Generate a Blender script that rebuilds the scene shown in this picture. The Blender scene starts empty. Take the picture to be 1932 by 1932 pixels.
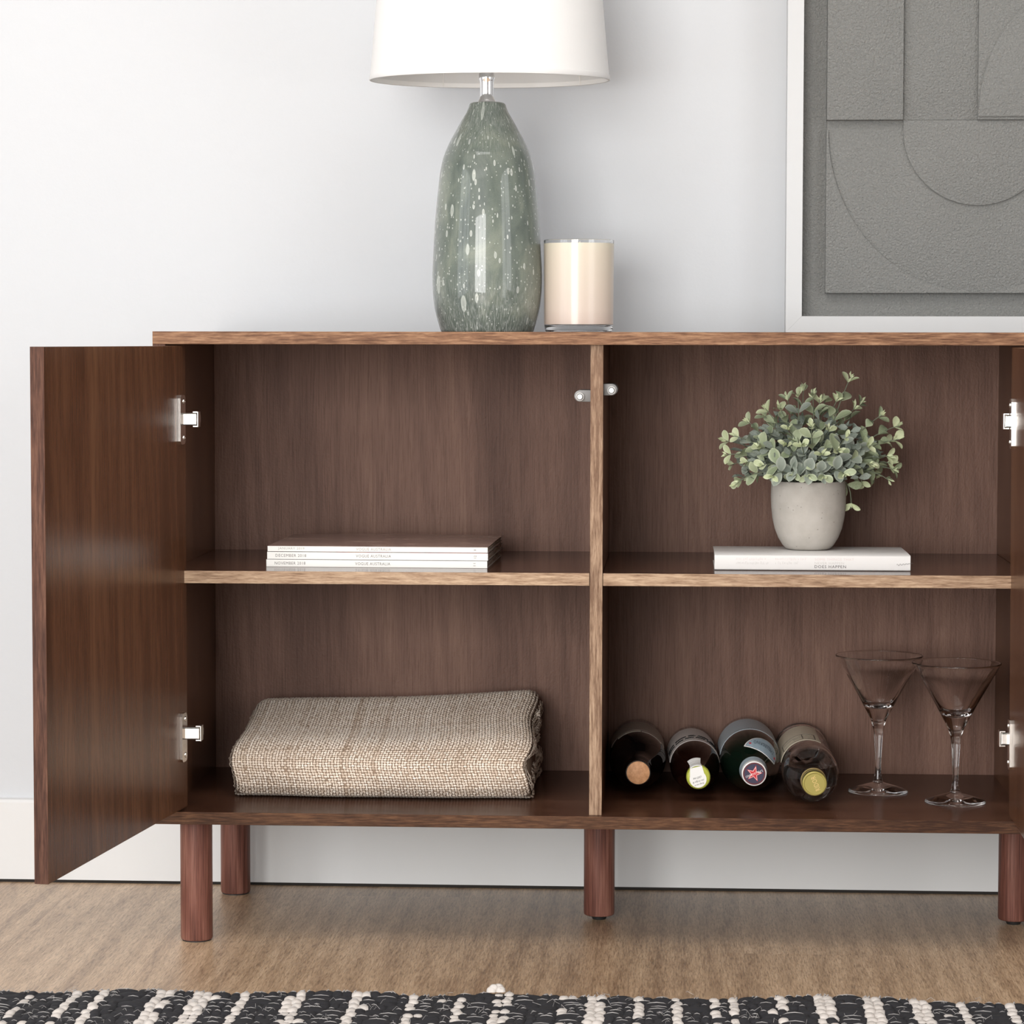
import bpy, bmesh, math, random
import numpy as np
from mathutils import Vector, Matrix, Euler

random.seed(7)
S = bpy.context.scene
COL = S.collection
R = math.radians

# ------------------------------------------------------------------ camera
CAM = Vector((0.64708, -3.44487, 0.76035))
YAW, PITCH, ROLL, FPX = 0.05827, 0.06102, 0.0016, 5290.83
fw = Vector((-math.sin(YAW), math.cos(YAW), 0))
rt = Vector((math.cos(YAW), math.sin(YAW), 0))
f2 = fw * math.cos(PITCH) - Vector((0, 0, 1)) * math.sin(PITCH)
u2 = Vector((0, 0, 1)) * math.cos(PITCH) + fw * math.sin(PITCH)
r3 = rt * math.cos(ROLL) + u2 * math.sin(ROLL)
u3 = u2 * math.cos(ROLL) - rt * math.sin(ROLL)
cd = bpy.data.cameras.new('camera')
cam = bpy.data.objects.new('camera', cd)
COL.objects.link(cam)
m = Matrix((r3, u3, -f2)).transposed().to_4x4()
m.translation = CAM
cam.matrix_world = m
cd.sensor_width = 36.0
cd.lens = FPX / 1932 * 36.0
cd.clip_start = 0.05
S.camera = cam

# ------------------------------------------------------------------ world, lights, exposure
S.view_settings.view_transform = 'Standard'
S.view_settings.look = 'None'
S.view_settings.gamma = 1.0
S.view_settings.use_curve_mapping = False
S.view_settings.exposure = 0.0
S.cycles.use_denoising = True
S.cycles.max_bounces = 24
S.cycles.diffuse_bounces = 6
S.cycles.glossy_bounces = 6
S.cycles.transmission_bounces = 24
S.cycles.transparent_max_bounces = 12
S.cycles.sample_clamp_indirect = 6.0
w = bpy.data.worlds.new('daylight')
S.world = w
w.use_nodes = True
w.node_tree.nodes['Background'].inputs[0].default_value = (0.82, 0.9, 1.0, 1)
w.node_tree.nodes['Background'].inputs[1].default_value = 1.0

RX0, RX1, RY0, RY1, RZ1 = -2.3, 3.0, -5.4, 0.424, 2.6
# daylight through the glazed doors behind the camera and the window in the left wall
FW = (-1.9, 0.5, 0.06, 2.2)          # opening in wall_front: x0, x1, z0, z1
LW = (-3.7, -1.3, 0.10, 2.25)        # opening in wall_left: y0, y1, z0, z1
RW_ = (-3.6, -1.6, 0.10, 2.25)        # opening added in wall_right for fill: y0, y1, z0, z1


def area(name, loc, rot, sx, sy, power, col):
    l = bpy.data.lights.new(name, 'AREA')
    l.shape = 'RECTANGLE'
    l.size, l.size_y = sx, sy
    l.energy = power
    l.color = col
    o = bpy.data.objects.new(name, l)
    COL.objects.link(o)
    o.location = loc
    o.rotation_euler = rot
    return o


area('daylight_front', ((FW[0] + FW[1]) / 2, RY0 - 0.16, (FW[2] + FW[3]) / 2), (R(90), 0, 0),
     FW[1] - FW[0], FW[3] - FW[2], 238, (1.0, 0.985, 0.96))
area('daylight_left', (RX0 - 0.16, (LW[0] + LW[1]) / 2, (LW[2] + LW[3]) / 2), (R(90), 0, R(-90)),
     LW[1] - LW[0], LW[3] - LW[2], 46, (0.97, 0.985, 1.0))

area('added_right_fill', (RX1 + 0.16, (RW_[0] + RW_[1]) / 2, (RW_[2] + RW_[3]) / 2), (R(90), 0, R(90)),
     RW_[1] - RW_[0], RW_[3] - RW_[2], 50, (1.0, 0.99, 0.97))  # fill from the right through an added, unseen window

area('added_ceiling_fill_glow', (0.1, -1.35, RZ1 - 0.045), (0, 0, 0), 1.4, 1.0, 26, (1.0, 0.985, 0.96))  # added overhead fill, brightens wall and floor

# ------------------------------------------------------------------ helpers
ORG = {}


def srgb(h):
    h = h.lstrip('#')
    out = []
    for i in (0, 2, 4):
        c = int(h[i:i + 2], 16) / 255
        out.append(c / 12.92 if c <= 0.04045 else ((c + 0.055) / 1.055) ** 2.4)
    return (*out, 1)


def thing(name, label, cat, loc=(0, 0, 0), rz=0, group=None):
    o = bpy.data.objects.new(name, None)
    o.empty_display_size = 0.02
    COL.objects.link(o)
    o.location = loc
    o.rotation_euler = (0, 0, rz)
    o['label'] = label
    o['category'] = cat
    if group:
        o['group'] = group
    ORG[o] = Vector(loc)
    return o


class MB:
    """collects vertices and faces (world coordinates unless local) and links them as one mesh"""

    def __init__(s):
        s.v, s.f, s.uv = [], [], None

    def add(s, vs, fs):
        n = len(s.v)
        s.v += [tuple(p) for p in vs]
        s.f += [tuple(i + n for i in f) for f in fs]
        return s

    def box(s, a, b, M=None):
        x0, y0, z0 = a
        x1, y1, z1 = b
        vs = [(x0, y0, z0), (x1, y0, z0), (x1, y1, z0), (x0, y1, z0), (x0, y0, z1), (x1, y0, z1), (x1, y1, z1), (x0, y1, z1)]
        if M is not None:
            vs = [M @ Vector(p) for p in vs]
        return s.add(vs, [(0, 3, 2, 1), (4, 5, 6, 7), (0, 1, 5, 4), (1, 2, 6, 5), (2, 3, 7, 6), (3, 0, 4, 7)])

    def lathe(s, prof, M=None, seg=48, uv=False, a0=0, a1=2 * math.pi):
        vs, fs, idx = [], [], []
        full = abs(a1 - a0 - 2 * math.pi) < 1e-6
        n = seg if full else seg + 1
        for r, z in prof:
            if r < 1e-7:
                idx.append([len(vs)] * n)
                vs.append((0, 0, z))
            else:
                ring = []
                for k in range(n):
                    a = a0 + (a1 - a0) * k / seg
                    ring.append(len(vs))
                    vs.append((r * math.cos(a), r * math.sin(a), z))
                idx.append(ring)
        for i in range(len(prof) - 1):
            A, B = idx[i], idx[i + 1]
            for k in range(seg):
                k2 = (k + 1) % n
                q = [A[k], A[k2], B[k2], B[k]]
                q2 = [j for t, j in enumerate(q) if j not in q[:t]]
                if len(q2) > 2:
                    fs.append(tuple(q2))
        if M is not None:
            vs = [M @ Vector(p) for p in vs]
        return s.add(vs, fs)

    def prism(s, poly, M, h):
        """polygon in local xy extruded to +z by h, placed by M"""
        n = len(poly)
        vs = [M @ Vector((x, y, 0)) for x, y in poly] + [M @ Vector((x, y, h)) for x, y in poly]
        fs = [tuple(range(n - 1, -1, -1)), tuple(range(n, 2 * n))]
        fs += [(i, (i + 1) % n, (i + 1) % n + n, i + n) for i in range(n)]
        return s.add(vs, fs)

    def tube(s, pts, rad, seg=6, taper=1.0):
        pts = [Vector(p) for p in pts]
        n = len(pts)
        vs, fs = [], []
        side = None
        for i, p in enumerate(pts):
            t = (pts[min(i + 1, n - 1)] - pts[max(i - 1, 0)])
            t = t.normalized() if t.length > 1e-9 else Vector((0, 0, 1))
            if side is None:
                side = t.orthogonal().normalized()
            side = (side - t * side.dot(t))
            side = side.normalized() if side.length > 1e-6 else t.orthogonal().normalized()
            up = t.cross(side)
            rr = rad * (1 + (taper - 1) * i / max(1, n - 1))
            for k in range(seg):
                a = 2 * math.pi * k / seg
                vs.append(p + side * rr * math.cos(a) + up * rr * math.sin(a))
        for i in range(n - 1):
            for k in range(seg):
                k2 = (k + 1) % seg
                fs.append((i * seg + k, i * seg + k2, (i + 1) * seg + k2, (i + 1) * seg + k))
        fs.append(tuple(range(seg - 1, -1, -1)))
        fs.append(tuple((n - 1) * seg + k for k in range(seg)))
        return s.add(vs, fs)

    def build(s, name, mat, parent=None, smooth=None, bevel=0, local=False, stuff=False, uvf=None):
        off = Vector((0, 0, 0))
        if parent is not None and not local:
            off = ORG[parent]
        me = bpy.data.meshes.new(name)
        me.from_pydata([(p[0] - off.x, p[1] - off.y, p[2] - off.z) for p in s.v], [], s.f)
        if bevel:
            bm = bmesh.new()
            bm.from_mesh(me)
            bmesh.ops.bevel(bm, geom=[e for e in bm.edges if len(e.link_faces) == 2 and e.calc_face_angle(0) > 0.6], offset=bevel, segments=2, affect='EDGES', profile=0.6)
            bm.to_mesh(me)
            bm.free()
        me.validate()
        if uvf:
            l = me.uv_layers.new(name='UVMap')
            uvf(me, l)
        if smooth is not None:
            me.polygons.foreach_set('use_smooth', [True] * len(me.polygons))
            me.set_sharp_from_angle(angle=R(smooth))
        me.materials.append(mat)
        o = bpy.data.objects.new(name, me)
        COL.objects.link(o)
        if parent is not None:
            o.parent = parent
        ORG[o] = off if not local else Vector((0, 0, 0))
        if stuff:
            o['kind'] = 'stuff'
        return o


def struct(o):
    o['kind'] = 'structure'
    return o


def tag(o, label, cat, group=None):
    o['label'] = label
    o['category'] = cat
    if group:
        o['group'] = group
    return o


def T(x, y, z):
    return Matrix.Translation((x, y, z))


def text_polys(body, size, align='LEFT', space=1.0, shear=0.0):
    cu = bpy.data.curves.new('lettering', 'FONT')
    cu.body = body
    cu.size = size
    cu.align_x = align
    cu.space_character = space
    cu.shear = shear
    cu.resolution_u = 2
    ob = bpy.data.objects.new('lettering_source', cu)
    COL.objects.link(ob)
    bpy.context.view_layer.update()
    dg = bpy.context.evaluated_depsgraph_get()
    me = bpy.data.meshes.new_from_object(ob.evaluated_get(dg))
    vs = [tuple(v.co) for v in me.vertices]
    fs = [tuple(p.vertices) for p in me.polygons]
    bpy.data.objects.remove(ob)
    bpy.data.curves.remove(cu)
    bpy.data.meshes.remove(me)
    return vs, fs


def fit_text(body, width, height, space=1.1, shear=0.0):
    """text scaled to a width and cap height, centred on the origin"""
    vs, fs = text_polys(body, 1.0, 'LEFT', space, shear)
    xs = [v[0] for v in vs]
    ys = [v[1] for v in vs]
    x0, x1, y0, y1 = min(xs), max(xs), min(ys), max(ys)
    kx = width / (x1 - x0)
    ky = height / (y1 - y0)
    return [((v[0] - (x0 + x1) / 2) * kx, (v[1] - (y0 + y1) / 2) * ky, 0) for v in vs], fs


# ------------------------------------------------------------------ materials
class NT:
    def __init__(s, name):
        s.m = bpy.data.materials.new(name)
        s.m.use_nodes = True
        s.t = s.m.node_tree
        s.b = s.t.nodes['Principled BSDF']
        s.tc = None

    def n(s, typ, **kw):
        nd = s.t.nodes.new(typ)
        for k, v in kw.items():
            setattr(nd, k, v)
        return nd

    def l(s, a, b):
        s.t.links.new(a, b)

    def coord(s, out='Object', scale=(1, 1, 1), rot=(0, 0, 0), loc=(0, 0, 0), src=None):
        if s.tc is None:
            s.tc = s.n('ShaderNodeTexCoord')
        mp = s.n('ShaderNodeMapping')
        mp.inputs['Scale'].default_value = scale
        mp.inputs['Rotation'].default_value = rot
        mp.inputs['Location'].default_value = loc
        s.l(src if src is not None else s.tc.outputs[out], mp.inputs['Vector'])
        return mp.outputs[0]

    def noise(s, vec, scale=1, detail=2, rough=0.5, dist=0):
        nd = s.n('ShaderNodeTexNoise')
        nd.inputs['Scale'].default_value = scale
        nd.inputs['Detail'].default_value = detail
        nd.inputs['Roughness'].default_value = rough
        nd.inputs['Distortion'].default_value = dist
        s.l(vec, nd.inputs['Vector'])
        return nd.outputs[0]

    def ramp(s, fac, stops, interp='LINEAR'):
        nd = s.n('ShaderNodeValToRGB')
        nd.color_ramp.interpolation = interp
        e = nd.color_ramp.elements
        while len(e) < len(stops):
            e.new(0.5)
        for i, (p, c) in enumerate(stops):
            e[i].position = p
            e[i].color = c if len(c) == 4 else (*c, 1)
        s.l(fac, nd.inputs[0])
        return nd.outputs[0]

    def mix(s, fac, a, b, mode='MIX'):
        nd = s.n('ShaderNodeMix', data_type='RGBA', blend_type=mode)
        for sock, val in ((nd.inputs[0], fac), (nd.inputs[6], a), (nd.inputs[7], b)):
            if hasattr(val, 'links'):
                s.l(val, sock)
            else:
                sock.default_value = val
        return nd.outputs[2]

    def math(s, op, a, b=None):
        nd = s.n('ShaderNodeMath', operation=op)
        for i, val in enumerate((a, b)):
            if val is None:
                continue
            if hasattr(val, 'links'):
                s.l(val, nd.inputs[i])
            else:
                nd.inputs[i].default_value = val
        return nd.outputs[0]

    def bump(s, h, strength=0.2, dist=0.001, prev=None):
        nd = s.n('ShaderNodeBump')
        nd.inputs['Strength'].default_value = strength
        nd.inputs['Distance'].default_value = dist
        s.l(h, nd.inputs['Height'])
        if prev is not None:
            s.l(prev, nd.inputs['Normal'])
        return nd.outputs[0]

    def set(s, **kw):
        for k, v in kw.items():
            sock = s.b.inputs[k.replace('_', ' ')]
            if hasattr(v, 'links'):
                s.l(v, sock)
            else:
                sock.default_value = v
        return s.m


def plain(name, col, rough=0.5, **kw):
    t = NT(name)
    return t.set(Base_Color=col if not isinstance(col, str) else srgb(col), Roughness=rough, **kw)


def walnut(name, axis, dark, mid, light, rough=0.35, fine=0.5, emboss=0.0, spec=0.3, seed=0.0, along=9.0, wave=0.16):
    t = NT(name)
    ax = 'XYZ'.index(axis)

    def sc(across, along):
        v = [across] * 3
        v[ax] = along
        return tuple(v)
    loc = (seed, seed * 1.7, seed * 0.6)
    broad = t.noise(t.coord(scale=sc(11, 0.9), loc=loc), 1, 3, 0.55, 0.6)
    wv = t.n('ShaderNodeTexWave', wave_type='BANDS', bands_direction='DIAGONAL', wave_profile='SIN')
    wv.inputs['Scale'].default_value = 4.0
    wv.inputs['Distortion'].default_value = 12.0
    wv.inputs['Detail'].default_value = 2.5
    wv.inputs['Detail Scale'].default_value = 0.9
    t.l(t.coord(scale=sc(4.2, 0.55), loc=loc), wv.inputs['Vector'])
    fib = t.noise(t.coord(scale=sc(420, along), loc=loc), 1, 3, 0.6)
    pore = t.noise(t.coord(scale=sc(900, along * 3), loc=loc), 1, 2, 0.6)
    f = t.math('ADD', t.math('MULTIPLY', broad, 0.75), t.math('MULTIPLY', wv.outputs['Fac'], wave))
    f = t.math('ADD', f, t.math('MULTIPLY', t.math('SUBTRACT', fib, 0.5), fine))
    col = t.ramp(f, [(0.22, dark), (0.46, mid), (0.72, light)])
    pf = t.ramp(pore, [(0.36, (0.62, 0.56, 0.52)), (0.5, (1, 1, 1))])
    col = t.mix(0.55, col, pf, 'MULTIPLY')
    nrm = t.bump(pore, 0.12, 0.0004)
    if emboss:
        e = t.noise(t.coord(scale=sc(330, 210), loc=loc), 1, 3, 0.6, 0.3)
        nrm = t.bump(e, emboss, 0.0012, nrm)
    t.set(Base_Color=col, Roughness=rough, Normal=nrm)
    t.b.inputs['Specular IOR Level'].default_value = spec
    return t.m


M_v = walnut('walnut_vertical_grain', 'Z', (0.056, 0.021, 0.010), (0.112, 0.048, 0.024), (0.19, 0.092, 0.046), 0.26, 0.3, wave=.07, spec=.22)
M_shelf = walnut('walnut_shelf_grain', 'X', (0.050, 0.021, 0.013), (0.095, 0.043, 0.027), (0.15, 0.075, 0.048), 0.15, 0.35, seed=3.1, wave=.07, spec=.2)
M_board = walnut('walnut_bottom_board_grain', 'X', (0.048, 0.019, 0.011), (0.090, 0.039, 0.023), (0.145, 0.07, 0.043), 0.27, 0.35, seed=9.1, wave=.07, spec=.15)
M_edge_x = walnut('walnut_edge_band_horizontal', 'X', (0.10, 0.044, 0.022), (0.225, 0.117, 0.064), (0.36, 0.21, 0.12), 0.55, 1.1, seed=1.3, along=34, wave=.06, spec=.2)
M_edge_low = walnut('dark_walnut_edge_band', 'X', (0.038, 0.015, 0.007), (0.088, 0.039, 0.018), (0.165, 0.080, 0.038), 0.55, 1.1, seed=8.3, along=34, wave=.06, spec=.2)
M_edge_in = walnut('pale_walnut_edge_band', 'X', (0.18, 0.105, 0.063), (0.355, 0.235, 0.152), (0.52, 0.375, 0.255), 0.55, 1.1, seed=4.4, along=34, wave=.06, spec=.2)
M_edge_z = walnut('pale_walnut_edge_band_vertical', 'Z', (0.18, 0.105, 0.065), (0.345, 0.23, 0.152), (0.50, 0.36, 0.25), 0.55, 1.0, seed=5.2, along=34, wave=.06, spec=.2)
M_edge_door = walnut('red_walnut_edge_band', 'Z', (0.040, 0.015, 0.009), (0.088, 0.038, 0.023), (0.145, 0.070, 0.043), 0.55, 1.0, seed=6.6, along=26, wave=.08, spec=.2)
M_back = walnut('walnut_embossed_back', 'Z', (0.110, 0.057, 0.041), (0.182, 0.101, 0.074), (0.265, 0.158, 0.113), 0.5, 0.35, emboss=0.6, seed=2.2, spec=0.2, wave=.07)
M_leg = walnut('walnut_turned_leg', 'Z', (0.07, 0.024, 0.016), (0.150, 0.058, 0.042), (0.24, 0.112, 0.082), 0.45, 0.9, seed=7.7)


def white_wall(name, col, bump):
    t = NT(name)
    nz = t.noise(t.coord(scale=(1, 1, 1)), 160, 3, 0.6)
    return t.set(Base_Color=col, Roughness=0.7, Normal=t.bump(nz, bump, 0.0006))


M_wall = white_wall('white_wall_paint', (0.515, 0.530, 0.550, 1), 0.25)
M_trim = plain('white_gloss_trim', (0.60, 0.60, 0.597, 1), 0.35)
M_ceil = plain('white_ceiling_paint', (0.82, 0.82, 0.82, 1), 0.8)
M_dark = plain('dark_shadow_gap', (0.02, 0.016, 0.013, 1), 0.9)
M_black = plain('black_rubber', (0.012, 0.012, 0.012, 1), 0.5)
M_steel = plain('nickel_plated_steel', (0.80, 0.77, 0.73, 1), 0.22, Metallic=1.0)
M_chrome = plain('polished_chrome', (0.90, 0.90, 0.91, 1), 0.05, Metallic=1.0)
M_greyplastic = plain('grey_plastic', (0.20, 0.195, 0.19, 1), 0.4)
M_whiteplastic = plain('white_plastic', (0.88, 0.88, 0.87, 1), 0.35)


def floor_mat():
    t = NT('oak_plank')
    oi = t.n('ShaderNodeObjectInfo')
    cmb = t.n('ShaderNodeCombineXYZ')
    t.l(t.math('MULTIPLY', oi.outputs['Random'], 37.0), cmb.inputs[0])
    t.l(t.math('MULTIPLY', oi.outputs['Random'], 91.0), cmb.inputs[1])
    add = t.n('ShaderNodeVectorMath', operation='ADD')
    t.tc = t.n('ShaderNodeTexCoord')
    t.l(t.tc.outputs['Object'], add.inputs[0])
    t.l(cmb.outputs[0], add.inputs[1])
    v = add.outputs[0]
    broad = t.noise(t.coord(src=v, scale=(9, 1.3, 1)), 1, 3, 0.55, 1.0)
    wv = t.n('ShaderNodeTexWave', wave_type='BANDS', bands_direction='X')
    wv.inputs['Scale'].default_value = 9.0
    wv.inputs['Distortion'].default_value = 10.0
    wv.inputs['Detail'].default_value = 2.0
    wv.inputs['Detail Scale'].default_value = 0.55
    t.l(t.coord(src=v, scale=(1.0, 0.22, 1)), wv.inputs['Vector'])
    fib = t.noise(t.coord(src=v, scale=(300, 20, 1)), 1, 3, 0.65)
    pore = t.noise(t.coord(src=v, scale=(620, 55, 1)), 1, 2, 0.6, 0.6)
    f = t.math('ADD', t.math('MULTIPLY', broad, 0.5), t.math('MULTIPLY', wv.outputs['Fac'], 0.12))
    f = t.math('ADD', f, t.math('MULTIPLY', t.math('SUBTRACT', fib, 0.5), 0.8))
    f = t.math('ADD', f, t.math('MULTIPLY', t.math('SUBTRACT', oi.outputs['Random'], 0.5), 0.10))
    col = t.ramp(f, [(0.08, (0.24, 0.148, 0.083)), (0.34, (0.445, 0.305, 0.188)), (0.66, (0.66, 0.485, 0.325))])
    pf = t.ramp(pore, [(0.36, (0.40, 0.35, 0.31)), (0.50, (1, 1, 1))])
    col = t.mix(0.6, col, pf, 'MULTIPLY')
    return t.set(Base_Color=col, Roughness=0.5, Coat_Weight=0.42, Coat_Roughness=0.32, Coat_IOR=1.5, Normal=t.bump(pore, 0.5, 0.0008))


M_floor = floor_mat()

# ------------------------------------------------------------------ room shell
TH = 0.12


def wall_box(name, boxes, mat):
    mb = MB()
    for a, b in boxes:
        mb.box(a, b)
    return struct(mb.build(name, mat))


wall_box('wall_back', [((RX0 - TH, RY1, -0.05), (RX1 + TH, RY1 + TH, RZ1 + 0.05))], M_wall)
wall_box('wall_right', [((RX1, RY0, -0.05), (RX1 + TH, RW_[0], RZ1 + 0.05)), ((RX1, RW_[1], -0.05), (RX1 + TH, RY1, RZ1 + 0.05)),
                        ((RX1, RW_[0], -0.05), (RX1 + TH, RW_[1], RW_[2])), ((RX1, RW_[0], RW_[3]), (RX1 + TH, RW_[1], RZ1 + 0.05))], M_wall)
wall_box('wall_left', [((RX0 - TH, RY0, -0.05), (RX0, LW[0], RZ1 + 0.05)), ((RX0 - TH, LW[1], -0.05), (RX0, RY1, RZ1 + 0.05)),
                       ((RX0 - TH, LW[0], -0.05), (RX0, LW[1], LW[2])), ((RX0 - TH, LW[0], LW[3]), (RX0, LW[1], RZ1 + 0.05))], M_wall)
wall_box('wall_front', [((RX0 - TH, RY0 - TH, -0.05), (FW[0], RY0, RZ1 + 0.05)), ((FW[1], RY0 - TH, -0.05), (RX1 + TH, RY0, RZ1 + 0.05)),
                        ((FW[0], RY0 - TH, -0.05), (FW[1], RY0, FW[2])), ((FW[0], RY0 - TH, FW[3]), (FW[1], RY0, RZ1 + 0.05))], M_wall)
wall_box('ceiling', [((RX0, RY0, RZ1), (RX1, RY1, RZ1 + 0.05))], M_ceil)

# flat ceiling panel light, unseen and added as fill from above
cl = thing('added_ceiling_fill', 'added flat white rectangular fill light on the ceiling before the sideboard', 'added fill light', (0.1, -1.35, RZ1))
mb = MB()
mb.box((-.66, -1.91, RZ1 - .04), (.86, -1.86, RZ1)).box((-.66, -.84, RZ1 - .04), (.86, -.79, RZ1)).box((-.66, -1.86, RZ1 - .04), (-.61, -.84, RZ1)).box((.81, -1.86, RZ1 - .04), (.86, -.84, RZ1))
mb.build('fill_light_frame', M_trim, cl)

# window frames (outside the photograph; they show in the reflections)
mb = MB()
x0, x1, z0, z1 = FW
for a, b in (((x0, z0), (x0 + .05, z1)), ((x1 - .05, z0), (x1, z1)), ((x0, z0), (x1, z0 + .06)), ((x0, z1 - .05), (x1, z1)),
             ((x0 + .78, z0), (x0 + .82, z1)), ((x0 + 1.58, z0), (x0 + 1.62, z1))):
    mb.box((a[0], RY0 - .09, a[1]), (b[0], RY0 - .03, b[1]))
struct(mb.build('window_1', M_trim))
mb = MB()
y0, y1, z0, z1 = LW
for a, b in (((y0, z0), (y0 + .05, z1)), ((y1 - .05, z0), (y1, z1)), ((y0, z0), (y1, z0 + .06)), ((y0, z1 - .05), (y1, z1)),
             ((y0 + .80, z0), (y0 + .86, z1)), ((y0 + 1.6, z0), (y0 + 1.66, z1))):
    mb.box((RX0 - .09, a[0], a[1]), (RX0 - .03, b[0], b[1]))
struct(mb.build('window_2', M_trim))

mb = MB()  # frame of the unseen right-hand window, added for the fill light
y0, y1, z0, z1 = RW_
for a, b in (((y0, z0), (y0 + .05, z1)), ((y1 - .05, z0), (y1, z1)), ((y0, z0), (y1, z0 + .06)), ((y0, z1 - .05), (y1, z1)), ((y0 + .97, z0), (y0 + 1.03, z1))):
    mb.box((RX1 + .03, a[0], a[1]), (RX1 + .09, b[0], b[1]))
struct(mb.build('added_right_window', M_trim))

# skirting board with a chamfered top and a dark gap to the floor
BBY = 0.410
mb = MB()
prof = [(BBY, 0.0040), (BBY, 0.1125), (BBY + 0.003, 0.1162), (RY1 + .001, 0.1172), (RY1 + .001, 0.0040)]
n = len(prof)
mb.add([(RX0, y, z) for y, z in prof] + [(RX1, y, z) for y, z in prof],
       [tuple(range(n)), tuple(range(2 * n - 1, n - 1, -1))] + [(i, i + n, (i + 1) % n + n, (i + 1) % n) for i in range(n)])
bb = struct(mb.build('baseboard_back', M_trim))

struct(MB().box((RX0, BBY + .003, -.0125), (RX1, BBY + .007, .0062)).build('gap_shade_strip', M_dark))  # dark strip painted in as the shade of the gap under the skirting

# floor: dark sub floor with separate oak planks running away from the camera
sub = MB().box((RX0, RY0, -0.05), (RX1, RY1, -0.0125)).build('floor', M_dark)
struct(sub)
PW = 0.1836
rows = []
i0 = int(math.floor((RX0 - 0.7353) / PW))
plank_meshes = {}
k = 0
rnd = random.Random(3)
x = 0.7353 + i0 * PW
col_i = i0
while x < RX1 - 0.001:
    xa, xb = max(x, RX0), min(x + PW, RX1)
    if col_i == 0:
        joint = 0.014
    else:
        joint = [-0.93, -0.47, 0.32, -1.18, -0.66][col_i % 5] + rnd.uniform(-.08, .08)
    cuts = [BBY + 0.0005]
    y = joint
    while y > RY0 + 0.05:
        if y < RY1 - 0.06:
            cuts.append(y)
        y -= 1.35
    cuts.append(RY0)
    for a, b in zip(cuts[1:], cuts[:-1]):
        wx, ly = (xb - xa) / 2 - 0.00008, (b - a) / 2 - 0.00008
        key = (round(wx, 4), round(ly, 4))
        if key not in plank_meshes:
            o = MB().box((-wx, -ly, -0.012), (wx, ly, 0)).build('plank', M_floor, sub, local=True)
            plank_meshes[key] = o.data
        else:
            o = bpy.data.objects.new('plank', plank_meshes[key])
            COL.objects.link(o)
            o.parent = sub
        o.location = ((xa + xb) / 2, (a + b) / 2, 0)
    x += PW
    col_i += 1

# ------------------------------------------------------------------ sideboard
ZT, H, TK = 0.7712, 0.615, 0.0157
ZB = ZT - H
ZF = ZB + TK                    # top of the bottom board
ZS = 0.47352                    # top of the shelves
ZU = ZT - TK
DP = 0.3698                     # inside face of the back panel
SB = 0.0113                     # set back of divider and shelf edges
XD, XR = 0.5420, 1.0813         # left faces of the two dividers
XE = XR + TK + (XD - TK)        # inner face of the far right side
XW = XE + TK
BK = 0.382
side = thing('sideboard', 'long walnut sideboard on round legs with two hinged doors swung open', 'sideboard', (0, 0, 0))


def panel(name, a, b, mat, edge=None, parent=side):
    """board whose front edge carries its own edge band"""
    o = MB().box(a, b).build(name, mat, parent, bevel=0.0004)
    if edge is not None:
        o.data.materials.append(edge)
        for p in o.data.polygons:
            if abs(p.normal.y) > 0.9:
                p.material_index = 1
    return o


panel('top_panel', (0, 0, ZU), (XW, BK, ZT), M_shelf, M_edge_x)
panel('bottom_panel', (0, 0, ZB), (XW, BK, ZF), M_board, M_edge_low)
panel('side_panel', (0, 0.0004, ZF), (TK, BK, ZU), M_v, M_edge_door)
panel('side_panel', (XE, 0.0004, ZF), (XW, BK, ZU), M_v, M_edge_z)
panel('divider_panel', (XD, SB, ZF), (XD + TK, DP, ZU), M_v, M_edge_z)
panel('divider_panel', (XR, SB, ZF), (XR + TK, DP, ZU), M_v, M_edge_z)
panel('back_panel', (TK, DP, ZF), (XE, DP + 0.004, ZU), M_back)
for a, b in ((TK, XD), (XD + TK, XR), (XR + TK, XE)):
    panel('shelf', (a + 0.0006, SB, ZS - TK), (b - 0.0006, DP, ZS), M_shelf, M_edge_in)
LR = 0.0203


def leg(x, y, foot):
    zb = 0.0058 if foot else 0.0012
    pr = [(0, zb), (LR - .0022, zb), (LR - .0006, zb + .0008), (LR, zb + .003), (LR, ZB + .0002), (0, ZB + .0002)]
    o = MB().lathe(pr, T(x, y, 0), 40).build('leg', M_leg, side, smooth=40)
    if foot:
        MB().lathe([(0, 0), (.0088, 0), (.0104, .004), (.0104, .0062), (0, .0062)], T(x, y, 0), 24).build('foot', M_black, o, smooth=30)
    else:
        MB().lathe([(0, 0), (LR - .002, 0), (LR - .002, .0014), (0, .0014)], T(x, y, 0), 32).build('foot', M_black, o, smooth=30)


leg(0.0427, 0.0510, False)
leg(0.0447, 0.3535, False)
leg(0.5496, 0.2130, True)
leg(1.0915, 0.2170, True)
leg(XW - 0.0437, 0.0510, False)
leg(XW - 0.0437, 0.3535, False)


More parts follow.
